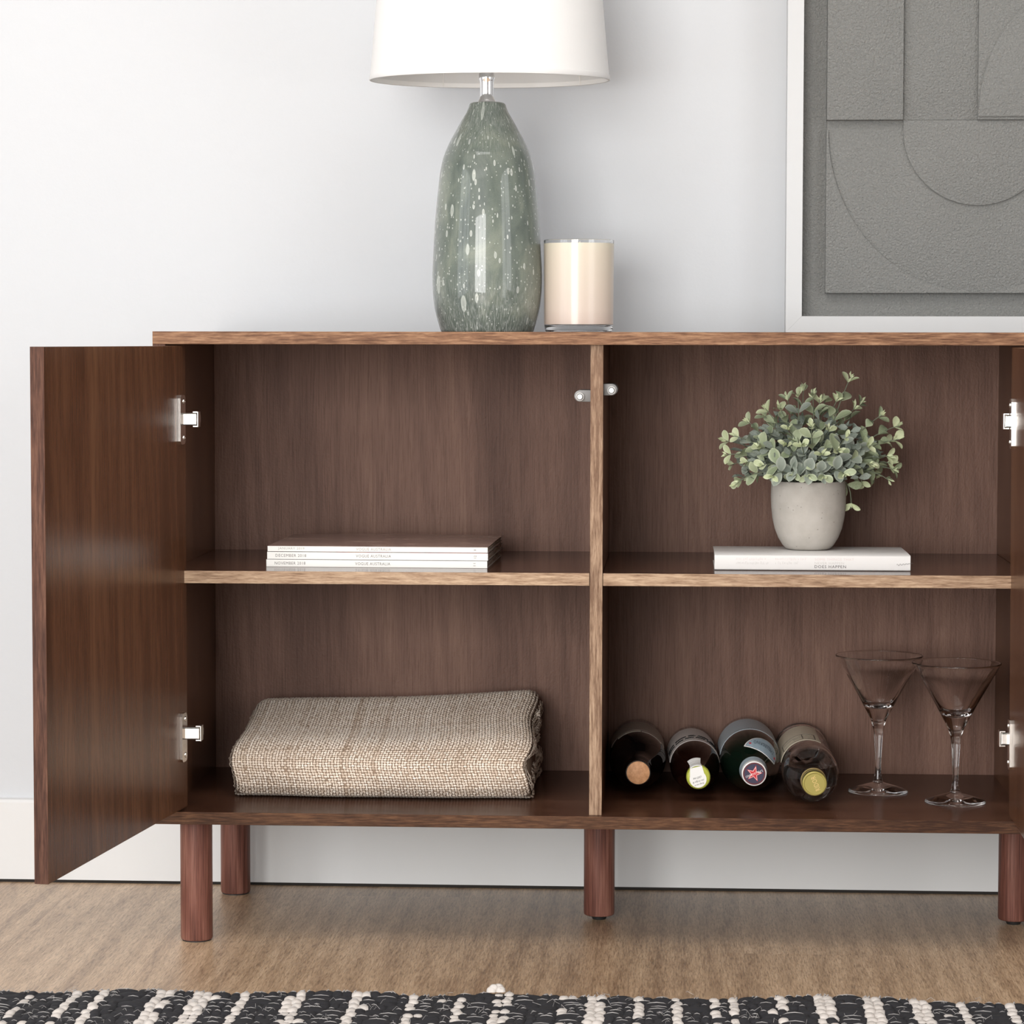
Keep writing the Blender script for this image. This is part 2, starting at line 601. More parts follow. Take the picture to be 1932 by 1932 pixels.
# doors: built closed in local axes (x along the door from the hinge edge, inner face at y=0, thickness to -y side), then turned
def door(M, mirror, hinges):
    s = -1 if mirror else 1
    L, T_ = 0.519, TK

    def P(x, y, z):
        return M @ Vector((x, s * y, z))
    vs = [P(*p) for p in ((0, 0, 0), (L, 0, 0), (L, T_, 0), (0, T_, 0), (0, 0, 0.577), (L, 0, 0.577), (L, T_, 0.577), (0, T_, 0.577))]
    fs = [(0, 3, 2, 1), (4, 5, 6, 7), (0, 1, 5, 4), (1, 2, 6, 5), (2, 3, 7, 6), (3, 0, 4, 7)]
    if s > 0:
        pass
    else:
        fs = [tuple(reversed(f)) for f in fs]
    mb = MB().add(vs, fs)
    d = mb.build('door', M_v, side, bevel=0.0004)
    d.data.materials.append(M_edge_door)
    ax = (M.to_3x3() @ Vector((1, 0, 0))).normalized()
    for p in d.data.polygons:
        if abs(p.normal.dot(ax)) > 0.9:
            p.material_index = 1
    for zc in hinges:
        h = MB()
        # flange flat on the inner face with rounded ends
        n = 8
        w_, hh = 0.0105, 0.0305
        poly = [(-w_, -hh + .004), (-w_ + .004, -hh)] + [(w_ - .006 + .006 * math.sin(a), -hh + .006 - .006 * math.cos(a)) for a in [i * math.pi / 2 / 5 for i in range(6)]]
        poly += [(w_ - .006 + .006 * math.cos(a), hh - .006 + .006 * math.sin(a)) for a in [i * math.pi / 2 / 5 for i in range(6)]] + [(-w_ + .004, hh), (-w_, hh - .004)]
        def Q(x, y, z):
            return P(0.0215 - x, -y, zc + z)
        k = len(poly)
        vs = [Q(x, 0.0001, z) for x, z in poly] + [Q(x, 0.0034, z) for x, z in poly]
        fs = [tuple(range(k)), tuple(range(2 * k - 1, k - 1, -1))] + [(i, i + k, (i + 1) % k + k, (i + 1) % k) for i in range(k)]
        h.add(vs, fs)
        hg = h.build('hinge_plate', M_steel, d, smooth=30)
        # screws
        for dz in (-0.0225, 0.0225):
            c = Q(0.004, 0.0034, dz)
            axis = (M.to_3x3() @ Vector((0, -s, 0))).normalized()
            rot = axis.to_track_quat('Z', 'Y').to_matrix().to_4x4()
            MB().lathe([(0.0034, 0), (0.0031, .0009), (.0012, .0011), (.0008, .0004), (0, .0004)], Matrix.Translation(c) @ rot, 14).build('screw', M_steel, d, smooth=30)
    return d


def door_matrix(hx, hy, z, dirx, diry):
    ax = Vector((dirx, diry, 0)).normalized()
    ay = Vector((-ax.y, ax.x, 0))
    mm = Matrix((ax, ay, Vector((0, 0, 1)))).transposed().to_4x4()
    mm.translation = (hx, hy, z)
    return mm


# left door: hinge edge just inside the left side, free edge swung towards the camera and a little outwards
ML = door_matrix(0.0372, 0.0200, 0.1762, -0.0605, -0.515)
# direction points to the camera; the inner face looks to +x, so the thickness runs to -x
door_left = door(ML, True, (0.6625 - 0.1762 - 0.0005, 0.266 - 0.1762))
MRt = door_matrix(1.0606, 0.0200, 0.1760, -0.004, -0.515) @ Matrix.Rotation(0.0, 4, 'X') @ Matrix.Rotation(R(0.35), 4, 'Y') @ Matrix.Rotation(R(0.42), 4, 'X')
door_right = door(MRt, False, (0.6605 - 0.1760, 0.2675 - 0.1760))
# closed door over the third compartment (outside the photograph)
dc = MB().box((XR + TK + 0.003, 0.0, ZF + 0.004), (XE - 0.003, SB - 0.0006, ZU - 0.003)).build('door', M_v, side, bevel=0.0004)


def hinge_arm(parent, x_a, x_b, x_wall, zc):
    """cranked arm between the door cup and the side, with its end bracket"""
    sgn = 1 if x_b > x_a else -1
    h = MB()
    h.box((min(x_a, x_b), 0.000, zc - .0075), (max(x_a, x_b), 0.0035, zc + .0075))
    h.box((min(x_a, x_b), 0.000, zc + .0055), (max(x_a, x_b), 0.020, zc + .0075))
    h.box((min(x_a, x_b), 0.000, zc - .0075), (max(x_a, x_b), 0.020, zc - .0055))
    h.build('hinge_arm', M_steel, parent, bevel=0.0006)
    b = MB()
    xe = x_b + sgn * 0.001
    b.box((min(xe, xe + sgn * .0012), -0.001, zc - .0095), (max(xe, xe + sgn * .0012), 0.016, zc + .0095))
    for q in (-1, 1):
        b.box((min(xe, xe - sgn * .006), 0.002, zc + q * .0088 - .0008), (max(xe, xe - sgn * .006), 0.016, zc + q * .0088 + .0008))
    b.box((min(x_wall, xe), 0.0145, zc - .0045), (max(x_wall, xe), 0.026, zc + .0045))
    b.build('hinge_bracket', M_steel, parent, bevel=0.0003)


for zc in (0.6625, 0.2705):
    hinge_arm(side, 0.0368, 0.0545 + (0.0015 if zc < .4 else 0), TK, zc)
for zc in (0.6632, 0.2735):
    hinge_arm(side, 1.0595, 1.0478, XR, zc)


# push latches on the divider
def latch(xc, zc, xface, s):
    y0, y1 = 0.028, 0.088
    hh = 0.0072
    MA = Matrix(((1, 0, 0, xc), (0, 0, 1, y0), (0, 1, 0, zc), (0, 0, 0, 1)))
    xf = xface - xc
    arc = [(-s * hh * math.sin(a), hh * math.cos(a)) for a in [i * math.pi / 10 for i in range(11)]]
    poly = [(xf, hh)] + arc + [(xf, -hh)]
    if s > 0:
        poly = poly[::-1]
    h = MB().prism(poly, MA, y1 - y0).build('latch', M_greyplastic, side, smooth=35, bevel=0.0008)
    Mt = Matrix(((1, 0, 0, xc), (0, 0, -1, y0 + .001), (0, 1, 0, zc - .001), (0, 0, 0, 1)))
    MB().lathe([(.0056, 0), (.0056, .004), (.0050, .0048), (.0040, .0048), (.0040, .003)], Mt, 28).build('latch_collar', plain('pale_grey_plastic', (.45, .44, .425, 1), .4), h, smooth=35)
    MB().lathe([(.0033, 0), (.0033, .0085), (.0027, .0093), (0, .0093)], Mt, 24).build('latch_tip', M_whiteplastic, h, smooth=35)


latch(0.5286, 0.6922, XD, 1)
latch(0.5676, 0.7001, XD + TK, -1)

# ------------------------------------------------------------------ framed relief
M_frame = plain('white_painted_frame', (0.495, 0.502, 0.507, 1), 0.4)


def relief_mat():
    t = NT('grey_sand_plaster')
    c = t.coord()
    a = t.noise(c, 330, 3, 0.6, 0.4)
    b = t.noise(c, 9, 2, 0.5)
    col = t.mix(b, (0.175, 0.178, 0.17, 1), (0.205, 0.207, 0.198, 1))
    sp = t.n('ShaderNodeTexVoronoi')
    sp.inputs['Scale'].default_value = 170
    t.l(c, sp.inputs['Vector'])
    fl = t.ramp(sp.outputs['Distance'], [(0.10, (1, 1, 1)), (0.16, (0, 0, 0))])
    col = t.mix(t.math('MULTIPLY', fl, 0.25), col, (0.4, 0.39, 0.37, 1))
    return t.set(Base_Color=col, Roughness=0.85, Normal=t.bump(a, 0.9, 0.0045))


M_relief = relief_mat()
FX0, FZ0, FWD, FHT, RW = 0.7942, 0.7722, 0.515, 0.74, 0.0217
FX1, FZ1 = FX0 + FWD, FZ0 + FHT
FY0, FY1 = 0.360, 0.400
art = thing('framed_artwork', 'white framed grey relief of blocks and arcs leaning against the wall', 'artwork', ((FX0 + FX1) / 2, 0.38, ZT))
# mitred rails
for cs in (((FX0, FZ0), (FX1, FZ0), (FX1 - RW, FZ0 + RW), (FX0 + RW, FZ0 + RW)),
           ((FX1, FZ0), (FX1, FZ1), (FX1 - RW, FZ1 - RW), (FX1 - RW, FZ0 + RW)),
           ((FX1, FZ1), (FX0, FZ1), (FX0 + RW, FZ1 - RW), (FX1 - RW, FZ1 - RW)),
           ((FX0, FZ1), (FX0, FZ0), (FX0 + RW, FZ0 + RW), (FX0 + RW, FZ1 - RW))):
    MBm = Matrix(((1, 0, 0, 0), (0, 0, 1, FY0), (0, 1, 0, 0), (0, 0, 0, 1)))
    MB().prism(list(reversed(cs)), MBm, FY1 - FY0).build('frame_rail', M_frame, art, bevel=0.0003)
# two felt bumpers under the frame
for bx in (FX0 + 0.05, FX1 - 0.05):
    MB().box((bx - .01, FY0 + .005, ZT), (bx + .01, FY0 + .02, FZ0)).build('felt_pad', M_black, art)


def relief(name, poly, h, base=0.0):
    """block standing h proud of the ground board (towards the room)"""
    yb = 0.3935
    Mm = Matrix(((1, 0, 0, 0), (0, 0, -1, yb), (0, 1, 0, 0), (0, 0, 0, 1)))
    return MB().prism(poly, Mm, h).build(name, M_relief, art, smooth=30, bevel=0.0005)


yb_ = 0.3935
MB().box((FX0 + RW - .004, yb_, FZ0 + RW - .004), (FX1 - RW + .004, yb_ + 0.004, FZ1 - RW + .004)).build('ground_board', M_relief, art)
PX0, PZ0 = 0.8481, 0.8255
CX, CZ = 1.0517, 1.0442
PX1 = 2 * CX - PX0
ZQ = 1.0576
PZ1 = FZ1 - (PZ0 - FZ0)
EA, EB = 0.2010, 0.2170          # half axes of the large bowl
hgt = dict(bowl=.0105, corner=.0140, disc=.0140, col=.0128, blk=.0210, blk2=.0185, seg=.0215)


def ell(a0, a1, a, b, cx, cz, n=36):
    return [(cx + a * math.cos(a0 + (a1 - a0) * i / n), cz + b * math.sin(a0 + (a1 - a0) * i / n)) for i in range(n + 1)]


relief('bowl_panel', [(PX0 + .0008, PZ0 + .0006), (PX1 - .0008, PZ0 + .0006), (PX1 - .0008, ZQ), (PX0 + .0008, ZQ)], hgt['bowl'])
left_arc = ell(math.pi, 1.5 * math.pi, EA, EB, CX, CZ)
relief('corner_panel', [(PX0, CZ)] + left_arc + [(CX, PZ0), (PX0, PZ0)], hgt['corner'])
right_arc = ell(1.5 * math.pi, 2 * math.pi, EA, EB, CX, CZ)
relief('corner_panel', right_arc + [(PX1, CZ), (PX1, PZ0), (CX, PZ0)], hgt['corner'])
rd = 0.1008
relief('half_disc', [(CX - rd, ZQ - .0003)] + ell(math.pi, 2 * math.pi, rd, rd, CX, CZ) + [(CX + rd, ZQ - .0003)], hgt['disc'])
X17 = 0.9498
relief('raised_block', [(PX0, ZQ), (X17, ZQ), (X17, PZ1), (PX0, PZ1)], hgt['blk'])
X18 = 1.0498
relief('column_panel', [(X17, ZQ), (X18, ZQ), (X18, PZ1), (X17, PZ1)], hgt['col'])
relief('raised_block', [(X18, ZQ), (PX1, ZQ), (PX1, PZ1), (X18, PZ1)], hgt['blk2'])
qa, qb = 0.1365, 0.1770
arch = [p for p in ell(0, math.pi, qa, qb, X18 + .0005 + qa, ZQ + .004, 96) if p[0] < PX1 - .001 and p[1] < PZ1]
relief('arch_panel', [(PX1 - .001, ZQ + .004)] + [(PX1 - .001, arch[0][1])] + arch, hgt['seg'])

# ------------------------------------------------------------------ table lamp
def uv_lathe(cx, cy, r):
    def fn(me, l):
        for p in me.polygons:
            cc = Vector((0, 0, 0))
            for vi in p.vertices:
                cc += me.vertices[vi].co
            ca = math.atan2(cc.y, cc.x)
            for li, vi in zip(p.loop_indices, p.vertices):
                co = me.vertices[vi].co
                a = math.atan2(co.y, co.x) if (abs(co.x) + abs(co.y)) > 1e-5 else ca
                while a - ca > math.pi:
                    a -= 2 * math.pi
                while a - ca < -math.pi:
                    a += 2 * math.pi
                l.data[li].uv = (a * r, co.z)
    return fn


def lamp_glass():
    t = NT('mottled_grey_green_glass')
    t.tc = t.n('ShaderNodeTexCoord')
    uvw = t.tc.outputs['UV']
    c_obj = t.coord(scale=(1, 1, 1))
    cloud = t.noise(t.coord(scale=(1, 1, 0.55)), 26, 4, 0.6, 0.8)
    fine = t.noise(t.coord(src=uvw, rot=(0, 0, R(-28)), scale=(620, 90, 1)), 1, 3, 0.7, 0.5)
    speck = t.noise(t.coord(src=uvw, scale=(1, 1, 1)), 900, 2, 0.6)
    base = t.ramp(cloud, [(0.28, (0.070, 0.088, 0.077)), (0.52, (0.125, 0.148, 0.124)), (0.78, (0.235, 0.258, 0.205))])
    base = t.mix(0.35, base, t.ramp(speck, [(0.3, (0.55, 0.58, 0.56)), (0.7, (1.25, 1.25, 1.25))]), 'MULTIPLY')
    # fine swirled streaks near foot and neck
    sepz = t.n('ShaderNodeSeparateXYZ')
    t.l(c_obj, sepz.inputs[0])
    low = t.ramp(t.math('DIVIDE', sepz.outputs[2], 0.3), [(0.02, (1, 1, 1)), (0.26, (0, 0, 0)), (0.72, (0, 0, 0)), (0.9, (0.75, 0.75, 0.75))])
    st = t.ramp(fine, [(0.46, (0, 0, 0)), (0.66, (1, 1, 1))])
    f = t.math('MULTIPLY', t.math('MULTIPLY', low, st), 0.55)
    base = t.mix(f, base, (0.52, 0.54, 0.51, 1))

    def bubbles(rot, sx, sy, thr, dens, seed, col):
        v = t.n('ShaderNodeTexVoronoi')
        v.inputs['Scale'].default_value = 1
        v.inputs['Randomness'].default_value = 1.0
        t.l(t.coord(src=uvw, rot=(0, 0, rot), scale=(sx, sy, 1), loc=(seed, seed * .37, 0)), v.inputs['Vector'])
        sep = t.n('ShaderNodeSeparateColor')
        t.l(v.outputs['Color'], sep.inputs[0])
        pick = t.math('GREATER_THAN', sep.outputs[0], dens)
        rad = t.math('MULTIPLY', t.math('ADD', t.math('MULTIPLY', sep.outputs[1], .7), .3), thr)
        ins = t.math('SUBTRACT', rad, v.outputs['Distance'])
        e = t.ramp(t.math('DIVIDE', ins, thr), [(0.0, (0, 0, 0)), (0.09, (1, 1, 1)), (0.45, (0.6, 0.6, 0.6))])
        return t.math('MULTIPLY', e, pick), col
    for args in ((R(11), 66, 24, 0.36, 0.70, 2.0, (0.52, 0.55, 0.50, 1)), (R(9), 150, 62, 0.33, 0.6, 11.0, (0.6, 0.62, 0.58, 1)),
                 (R(0), 300, 220, 0.34, 0.62, 23.0, (0.62, 0.64, 0.6, 1))):
        fac, colr = bubbles(*args)
        base = t.mix(t.math('MULTIPLY', fac, 0.66), base, colr)
    t.set(Base_Color=base, Roughness=0.35)
    t.b.inputs['Coat Weight'].default_value = 1.0
    t.b.inputs['Coat Roughness'].default_value = 0.02
    t.b.inputs['Coat IOR'].default_value = 1.38
    t.b.inputs['Specular IOR Level'].default_value = 0.3
    return t.m


LX, LY = 0.4018, 0.2
lamp = thing('table_lamp', 'table lamp with mottled grey-green glass base and white drum shade', 'lamp', (LX, LY, ZT))
k = 1 / 3.0185 / 1451.4      # zoom-pixels to metres
zb_ = lambda yc: ZT + (1890 - yc) * k * 1.002
prof = [(0, 1890), (258, 1890), (264, 1884), (281, 1830), (301, 1750), (311, 1650), (312.5, 1550), (308, 1450), (300, 1300), (287, 1150),
        (272, 1010), (262, 950), (248, 895), (228, 845), (206, 800), (182, 757), (160, 718), (138, 680), (120, 650), (108, 622), (103, 606), (96, 598), (84, 594), (40, 594), (0, 594)]
# smooth the outline with extra points
pp = [(r * k, zb_(y)) for r, y in prof]


def smooth_profile(pts, n=4):
    out = []
    for i in range(len(pts) - 1):
        p0 = pts[max(i - 1, 0)]
        p1, p2 = pts[i], pts[i + 1]
        p3 = pts[min(i + 2, len(pts) - 1)]
        for j in range(n):
            t = j / n
            out.append(tuple(0.5 * ((2 * b) + (c - a) * t + (2 * a - 5 * b + 4 * c - d) * t * t + (3 * b - a - 3 * c + d) * t ** 3) for a, b, c, d in zip(p0, p1, p2, p3)))
    out.append(pts[-1])
    return [(max(0.0, r), z) for r, z in out]


body = pp[:2] + smooth_profile(pp[2:-3], 4) + pp[-3:]
MB().lathe(body, T(LX, LY, 0), 96).build('glass_base', lamp_glass(), lamp, smooth=50, uvf=uv_lathe(0, 0, 0.0713))
zn = zb_(594)
LX2 = 0.4010
stemp = [(0, zn), (.0116, zn), (.0117, zn + .0012), (.0110, zn + .0024), (.0099, zn + .0040), (.0091, zn + .0060), (.0089, zn + .0082), (.0089, zn + .0110), (.0089, zn + .0255), (.0095, zn + .028),
         (.0104, zn + .031), (.0104, zn + .036), (.0098, zn + .038), (.0098, zn + .075), (0, zn + .075)]
MB().lathe(stemp, T(LX2, LY, 0), 40).build('stem', M_chrome, lamp, smooth=40)
t = NT('white_linen_shade')
wv = t.noise(t.coord(scale=(900, 900, 120)), 1, 2, 0.6)
wv2 = t.noise(t.coord(scale=(150, 150, 1100)), 1, 2, 0.6)
M_shade = t.set(Base_Color=t.mix(t.math('MULTIPLY', t.math('ADD', wv, wv2), 0.5), (0.76, 0.757, 0.75, 1), (0.80, 0.797, 0.79, 1)), Roughness=0.85)
tr = t.n('ShaderNodeBsdfTranslucent')
tr.inputs[0].default_value = (0.93, 0.91, 0.87, 1)
mx = t.n('ShaderNodeMixShader')
mx.inputs[0].default_value = 0.15
t.l(t.b.outputs[0], mx.inputs[1])
t.l(tr.outputs[0], mx.inputs[2])
t.l(mx.outputs[0], t.t.nodes['Material Output'].inputs['Surface'])
zs0 = 1.0968
Msh = T(0.4047, LY, zs0) @ Matrix.Rotation(R(1.55), 4, 'X')
RB, RT, SH = 0.1548, 0.1322, 0.255
shade = MB().lathe([(RB - .0012, 0.0004), (RB, 0), (RT, SH), (RT - .0012, SH), (RB - .0012, 0.0004)], Msh, 96).build('lamp_shade', M_shade, lamp, smooth=40)
M_shtrim = plain('white_shade_trim', (0.84, 0.83, 0.81, 1), 0.7)
MB().lathe([(RB + .0002, -.0010), (RB + .0008, .0005), (RB + .0004, .0055), (RB - .0002, .0057)], Msh, 96).build('trim_band', M_shade, shade, smooth=60)
MB().lathe([(RB - .0016, .0057), (RB - .0018, -.0006), (RB - .0008, -.0012), (RB + .0004, -.0010)], Msh, 96).build('trim_band', M_shtrim, shade, smooth=60)
# seams inside the shade
for a in (R(118), R(42)):
    c, s_ = math.cos(a), math.sin(a)
    pts = [Msh @ Vector(((RB - .0022) * c, (RB - .0022) * s_, 0.0005)), Msh @ Vector(((RT - .0022) * c, (RT - .0022) * s_, SH - .002))]
    MB().tube(pts, 0.0007, 6).build('seam', M_shtrim, shade)
# wire spider and bulb
sp = MB()
for kk in range(3):
    a = R(90 + 120 * kk)
    sp.tube([(LX2, LY, zn + .078), Msh @ Vector(((RB - .012) * math.cos(a), (RB - .012) * math.sin(a), .05))], 0.0012, 6)
sp.build('spider', M_chrome, shade)
MB().lathe([(.012, zn + .075), (.014, zn + .09), (.028, zn + .12), (.03, zn + .135), (.024, zn + .155), (.012, zn + .165), (0, zn + .167)], T(LX2, LY, 0), 24).build('bulb', M_whiteplastic, lamp, smooth=60)

# ------------------------------------------------------------------ candle in a glass tumbler
M_glass = plain('clear_glass', (1, 1, 1, 1), 0.0, Transmission_Weight=1.0, IOR=1.47)
KX, KY, KR = 0.5207, 0.2, 0.0455
candle = thing('candle', 'cream wax candle in a clear thick-bottomed glass beside the lamp', 'candle', (KX, KY, ZT))
kz = 0.1192
gp = [(0, .0004), (KR - .004, .0002), (KR - .0026, .0012), (KR - .0014, .0035), (KR - .0006, .0098), (KR - .0030, .0105), (KR - .0050, .0098), (KR - .02, .0090), (0, .0088)]
MB().lathe(gp, T(KX, KY, ZT), 72).build('glass', M_glass, candle, smooth=35)
MB().lathe([(KR - .0014, kz - .0045), (KR, kz - .0045), (KR + .0001, kz - .0006), (KR - .0004, kz), (KR - .0012, kz), (KR - .0016, kz - .0006), (KR - .0014, kz - .0045)], T(KX, KY, ZT), 72).build('glass_rim', M_glass, candle, smooth=35)
t = NT('cream_wax')
cz = t.n('ShaderNodeSeparateXYZ')
t.l(t.coord(), cz.inputs[0])
wc = t.ramp(t.math('DIVIDE', cz.outputs[2], 0.12), [(0.05, (0.52, 0.405, 0.345)), (0.25, (0.58, 0.48, 0.405)), (0.85, (0.585, 0.515, 0.42)), (1.0, (0.58, 0.545, 0.43))])
M_wax = t.set(Base_Color=wc, Roughness=0.35, Coat_Weight=0.25, Coat_Roughness=0.03)
wp = [(0, .0092), (KR - .02, .0094), (KR - .0048, .0102), (KR - .0030, .0109), (KR - .0006, .0102), (KR, kz - .0046), (KR - .0016, kz - .0046), (KR - .004, kz - .0064), (0, kz - .0066)]
MB().lathe(wp, T(KX, KY, ZT), 64).build('wax', M_wax, candle, smooth=35)
MB().tube([(KX, KY, ZT + kz - .0066), (KX + .0006, KY, ZT + kz - .002), (KX + .0016, KY, ZT + kz + .0001)], .0006, 6).build('wick', plain('cotton_wick', (.8, .76, .68, 1), .9), candle)

# ------------------------------------------------------------------ magazines
M_paper = plain('white_spine_paper', (0.72, 0.71, 0.68, 1), 0.35)
M_ink = plain('grey_ink', (0.14, 0.13, 0.125, 1), 0.6)
M_ink_l = plain('light_grey_ink', (0.30, 0.285, 0.27, 1), 0.6)
t = NT('page_edges')
pg = t.noise(t.coord(scale=(3, 30, 2600)), 1, 2, 0.6)
M_pages = t.set(Base_Color=t.ramp(pg, [(0.35, (0.16, 0.11, 0.08)), (0.65, (0.48, 0.40, 0.33))]), Roughness=0.7)
t = NT('brown_photo_cover')
cv = t.noise(t.coord(scale=(7, 16, 1)), 1, 5, 0.65, 2.2)
M_cov1 = t.set(Base_Color=t.ramp(cv, [(0.25, (0.16, 0.10, 0.085)), (0.45, (0.29, 0.185, 0.16)), (0.62, (0.40, 0.28, 0.235)), (0.8, (0.66, 0.52, 0.45))]), Roughness=0.22)
t = NT('red_photo_cover')
cv = t.noise(t.coord(scale=(14, 3, 1)), 1, 3, 0.6, 0.5)
M_cov2 = t.set(Base_Color=t.ramp(cv, [(0.3, (0.06, 0.05, 0.05)), (0.45, (0.35, 0.33, 0.31)), (0.55, (0.42, 0.03, 0.06)), (0.7, (0.6, 0.28, 0.15))]), Roughness=0.25)
M_cov3 = plain('pale_grey_cover', (0.55, 0.54, 0.53, 1), 0.3)


def magazine(z0, th, xl, yf, rz, W, D, month, num, cover, ink, label):
    root = thing('magazine', label, 'magazine', (xl, yf, z0), rz, 'magazines stacked on the left shelf')
    MB().box((0, 0, 0.0001), (W, 0.0016, th - .0001)).build('spine', M_paper, root, local=True, bevel=.0003)
    # pages, slightly fanned towards the fore edge
    pgm = MB()
    n = 5
    for i in range(n):
        a, b = 0.0007 + (th - .0014) * i / n, 0.0007 + (th - .0014) * (i + 1) / n - .00012
        o_ = 0.0007 * math.sin(i * 2.3 + W * 50)
        pgm.box((0.001, 0.0016, a), (W - .001 + o_, D - .002 + 1.5 * o_, b))
    pgm.build('pages', M_pages, root, local=True)
    # cover sheets: the front one sags into a shallow curve
    cvm = MB()
    nx, ny = 12, 6
    vs, fs = [], []
    for lay in (0, 1):
        for j in range(ny + 1):
            for i in range(nx + 1):
                u, v = i / nx, j / ny
                vs.append((W * u, D * v, th - .0005 + lay * .0004 + (0.0016 * math.sin(math.pi * u) * v if cover is M_cov1 else 0)))
    q = (nx + 1)
    for j in range(ny):
        for i in range(nx):
            a = j * q + i
            fs.append((a, a + q, a + q + 1, a + 1))
            b = a + q * (ny + 1)
            fs.append((b, b + 1, b + q + 1, b + q))
    N0 = q * (ny + 1)
    for i in range(nx):
        fs.append((i, i + 1, i + 1 + N0, i + N0))
        a = ny * q + i
        fs.append((a + 1, a, a + N0, a + 1 + N0))
    for j in range(ny):
        a = j * q
        fs.append((a + q, a, a + N0, a + q + N0))
        a = j * q + nx
        fs.append((a, a + q, a + q + N0, a + N0))
    cvm.add(vs, fs).build('front_cover', cover, root, local=True)
    MB().box((0, 0.0016, 0.0001), (W, D, 0.0006)).build('back_cover', M_cov3, root, local=True)

    def put(body, cx, wdt, hgt_, rot=0):
        vs, fs = fit_text(body, wdt, hgt_, 1.12)
        c, s_ = math.cos(rot), math.sin(rot)
        vs = [(cx + c * x - s_ * y, -0.00012, th / 2 + s_ * x + c * y) for x, y, z in vs]
        MB().add(vs, fs).build('lettering', ink, root, local=True)
    put(month, W * (548 - 503) / 416, W * (58 if len(month) > 12 else 50) / 416, .0037)
    put('VOGUE AUSTRALIA', W * (704 - 503) / 416, W * 66 / 416, .0036)
    put(num, W * (895 - 503) / 416, .0034 if len(num) > 1 else .0012, .0030, R(90))
    return root


rzm = R(-1.2)
magazine(ZS, .0094, 0.1291, 0.0800, rzm, .2816, .215, 'NOVEMBER 2018', '11', M_cov3, M_ink, 'white-spined magazine lettered NOVEMBER 2018, bottom of the stack')
magazine(ZS + .0096, .0096, 0.1301, 0.0806, rzm, .2814, .220, 'DECEMBER 2018', '12', M_cov2, M_ink, 'white-spined magazine lettered DECEMBER 2018, middle of the stack')
magazine(ZS + .0194, .0072, 0.1306, 0.0812, rzm, .2806, .213, 'JANUARY 2019', '1', M_cov1, M_ink_l, 'white-spined magazine lettered JANUARY 2019 with brown cover, topmost')

# ------------------------------------------------------------------ white book under the plant
BX, BY, BW, BH, BD = 0.6965, 0.0685, 0.2440, 0.0193, 0.152
book = thing('book', 'thick white paperback lying flat under the potted plant', 'book', (BX, BY, ZS + .0003))
M_bookw = plain('white_book_cover', (0.70, 0.685, 0.67, 1), 0.4)
t = NT('white_page_edges')
pg = t.noise(t.coord(scale=(3, 3, 2400)), 1, 2, 0.6)
M_pagew = t.set(Base_Color=t.ramp(pg, [(0.35, (0.5, 0.46, 0.42)), (0.65, (0.8, 0.77, 0.73))]), Roughness=0.8)
# wrap of spine and two covers, with a rounded spine edge
sec = [(BD, 0.0), (0.0015, 0.0), (0.0003, .0010), (0.0, .003), (0.0, BH - .003), (.0003, BH - .0010), (.0015, BH), (.06, BH + .0004), (BD, BH - .0004)]
inn = [(BD, BH - .0010), (.06, BH - .0002), (.0022, BH - .0007), (.0008, BH - .003), (.0008, .003), (.0022, .0007), (BD, .0007)]
loop = sec + inn
n = len(loop)
MB().add([(0, y, z) for y, z in loop] + [(BW, y, z) for y, z in loop], [tuple(range(n)), tuple(range(2 * n - 1, n - 1, -1))] + [(i, i + n, (i + 1) % n + n, (i + 1) % n) for i in range(n)]).build('cover', M_bookw, book, local=True, smooth=40)
MB().box((0.0012, .0010, .0008), (BW - .0012, BD - .002, BH - .0012)).build('pages', M_pagew, book, local=True)
M_ink_p = plain('faded_pink_ink', (0.66, 0.56, 0.54, 1), 0.6)
M_ink_g = plain('faded_grey_ink', (0.55, 0.53, 0.51, 1), 0.6)
M_ink_d = plain('dark_ink', (0.06, 0.05, 0.05, 1), 0.6)


def bookline(body, px0, px1, zc, h_, mat, space=1.1):
    vs, fs = fit_text(body, (px1 - px0) * BW / 369, h_, space)
    cx = ((px0 + px1) / 2 - 1348) * BW / 369
    MB().add([(cx + x, -0.00012, zc + y) for x, y, z in vs], fs).build('lettering', mat, book, local=True)


bookline('SOME THINGS THAT', 1537, 1611, .0141, .0030, M_ink_p)
bookline('NEVER HAPPEN', 1537, 1592, .0093, .0030, M_ink_g)
bookline('DOES HAPPEN', 1537, 1596, .0050, .0036, M_ink_d, 1.15)
# faint unreadable print: short broken strokes
fx = random.Random(5)
for px0, px1, zc, mt in ((1389, 1446, .0143, M_ink_p), (1389, 1448, .0093, M_ink_g), (1463, 1520, .0143, M_ink_p), (1463, 1506, .0093, M_ink_g)):
    b = MB()
    px = px0
    while px < px1:
        xx = (px - 1348) * BW / 369
        hh = .0014
        b.box((xx, -.00012, zc - hh), (xx + .0004, -.0001, zc + hh * fx.uniform(.3, 1)))
        if fx.random() < .6:
            zz = zc + fx.choice((-hh, 0, hh))
            b.box((xx, -.00012, zz - .0002), (xx + .0014, -.0001, zz + .0002))
        px += fx.choice((2.6, 3.2, 3.2, 5.0))
    b.build('lettering', mt, book, local=True)
sg = MB()
pts = []
for i in range(40):
    q = i / 39
    pts.append((((1691 + 30 * q) - 1348) * BW / 369, -.0002, .0075 + .0022 * q + .0012 * math.sin(q * 34) * (1 - .7 * q)))
sg.tube(pts, .00022, 4).build('signature', M_ink, book, local=True)

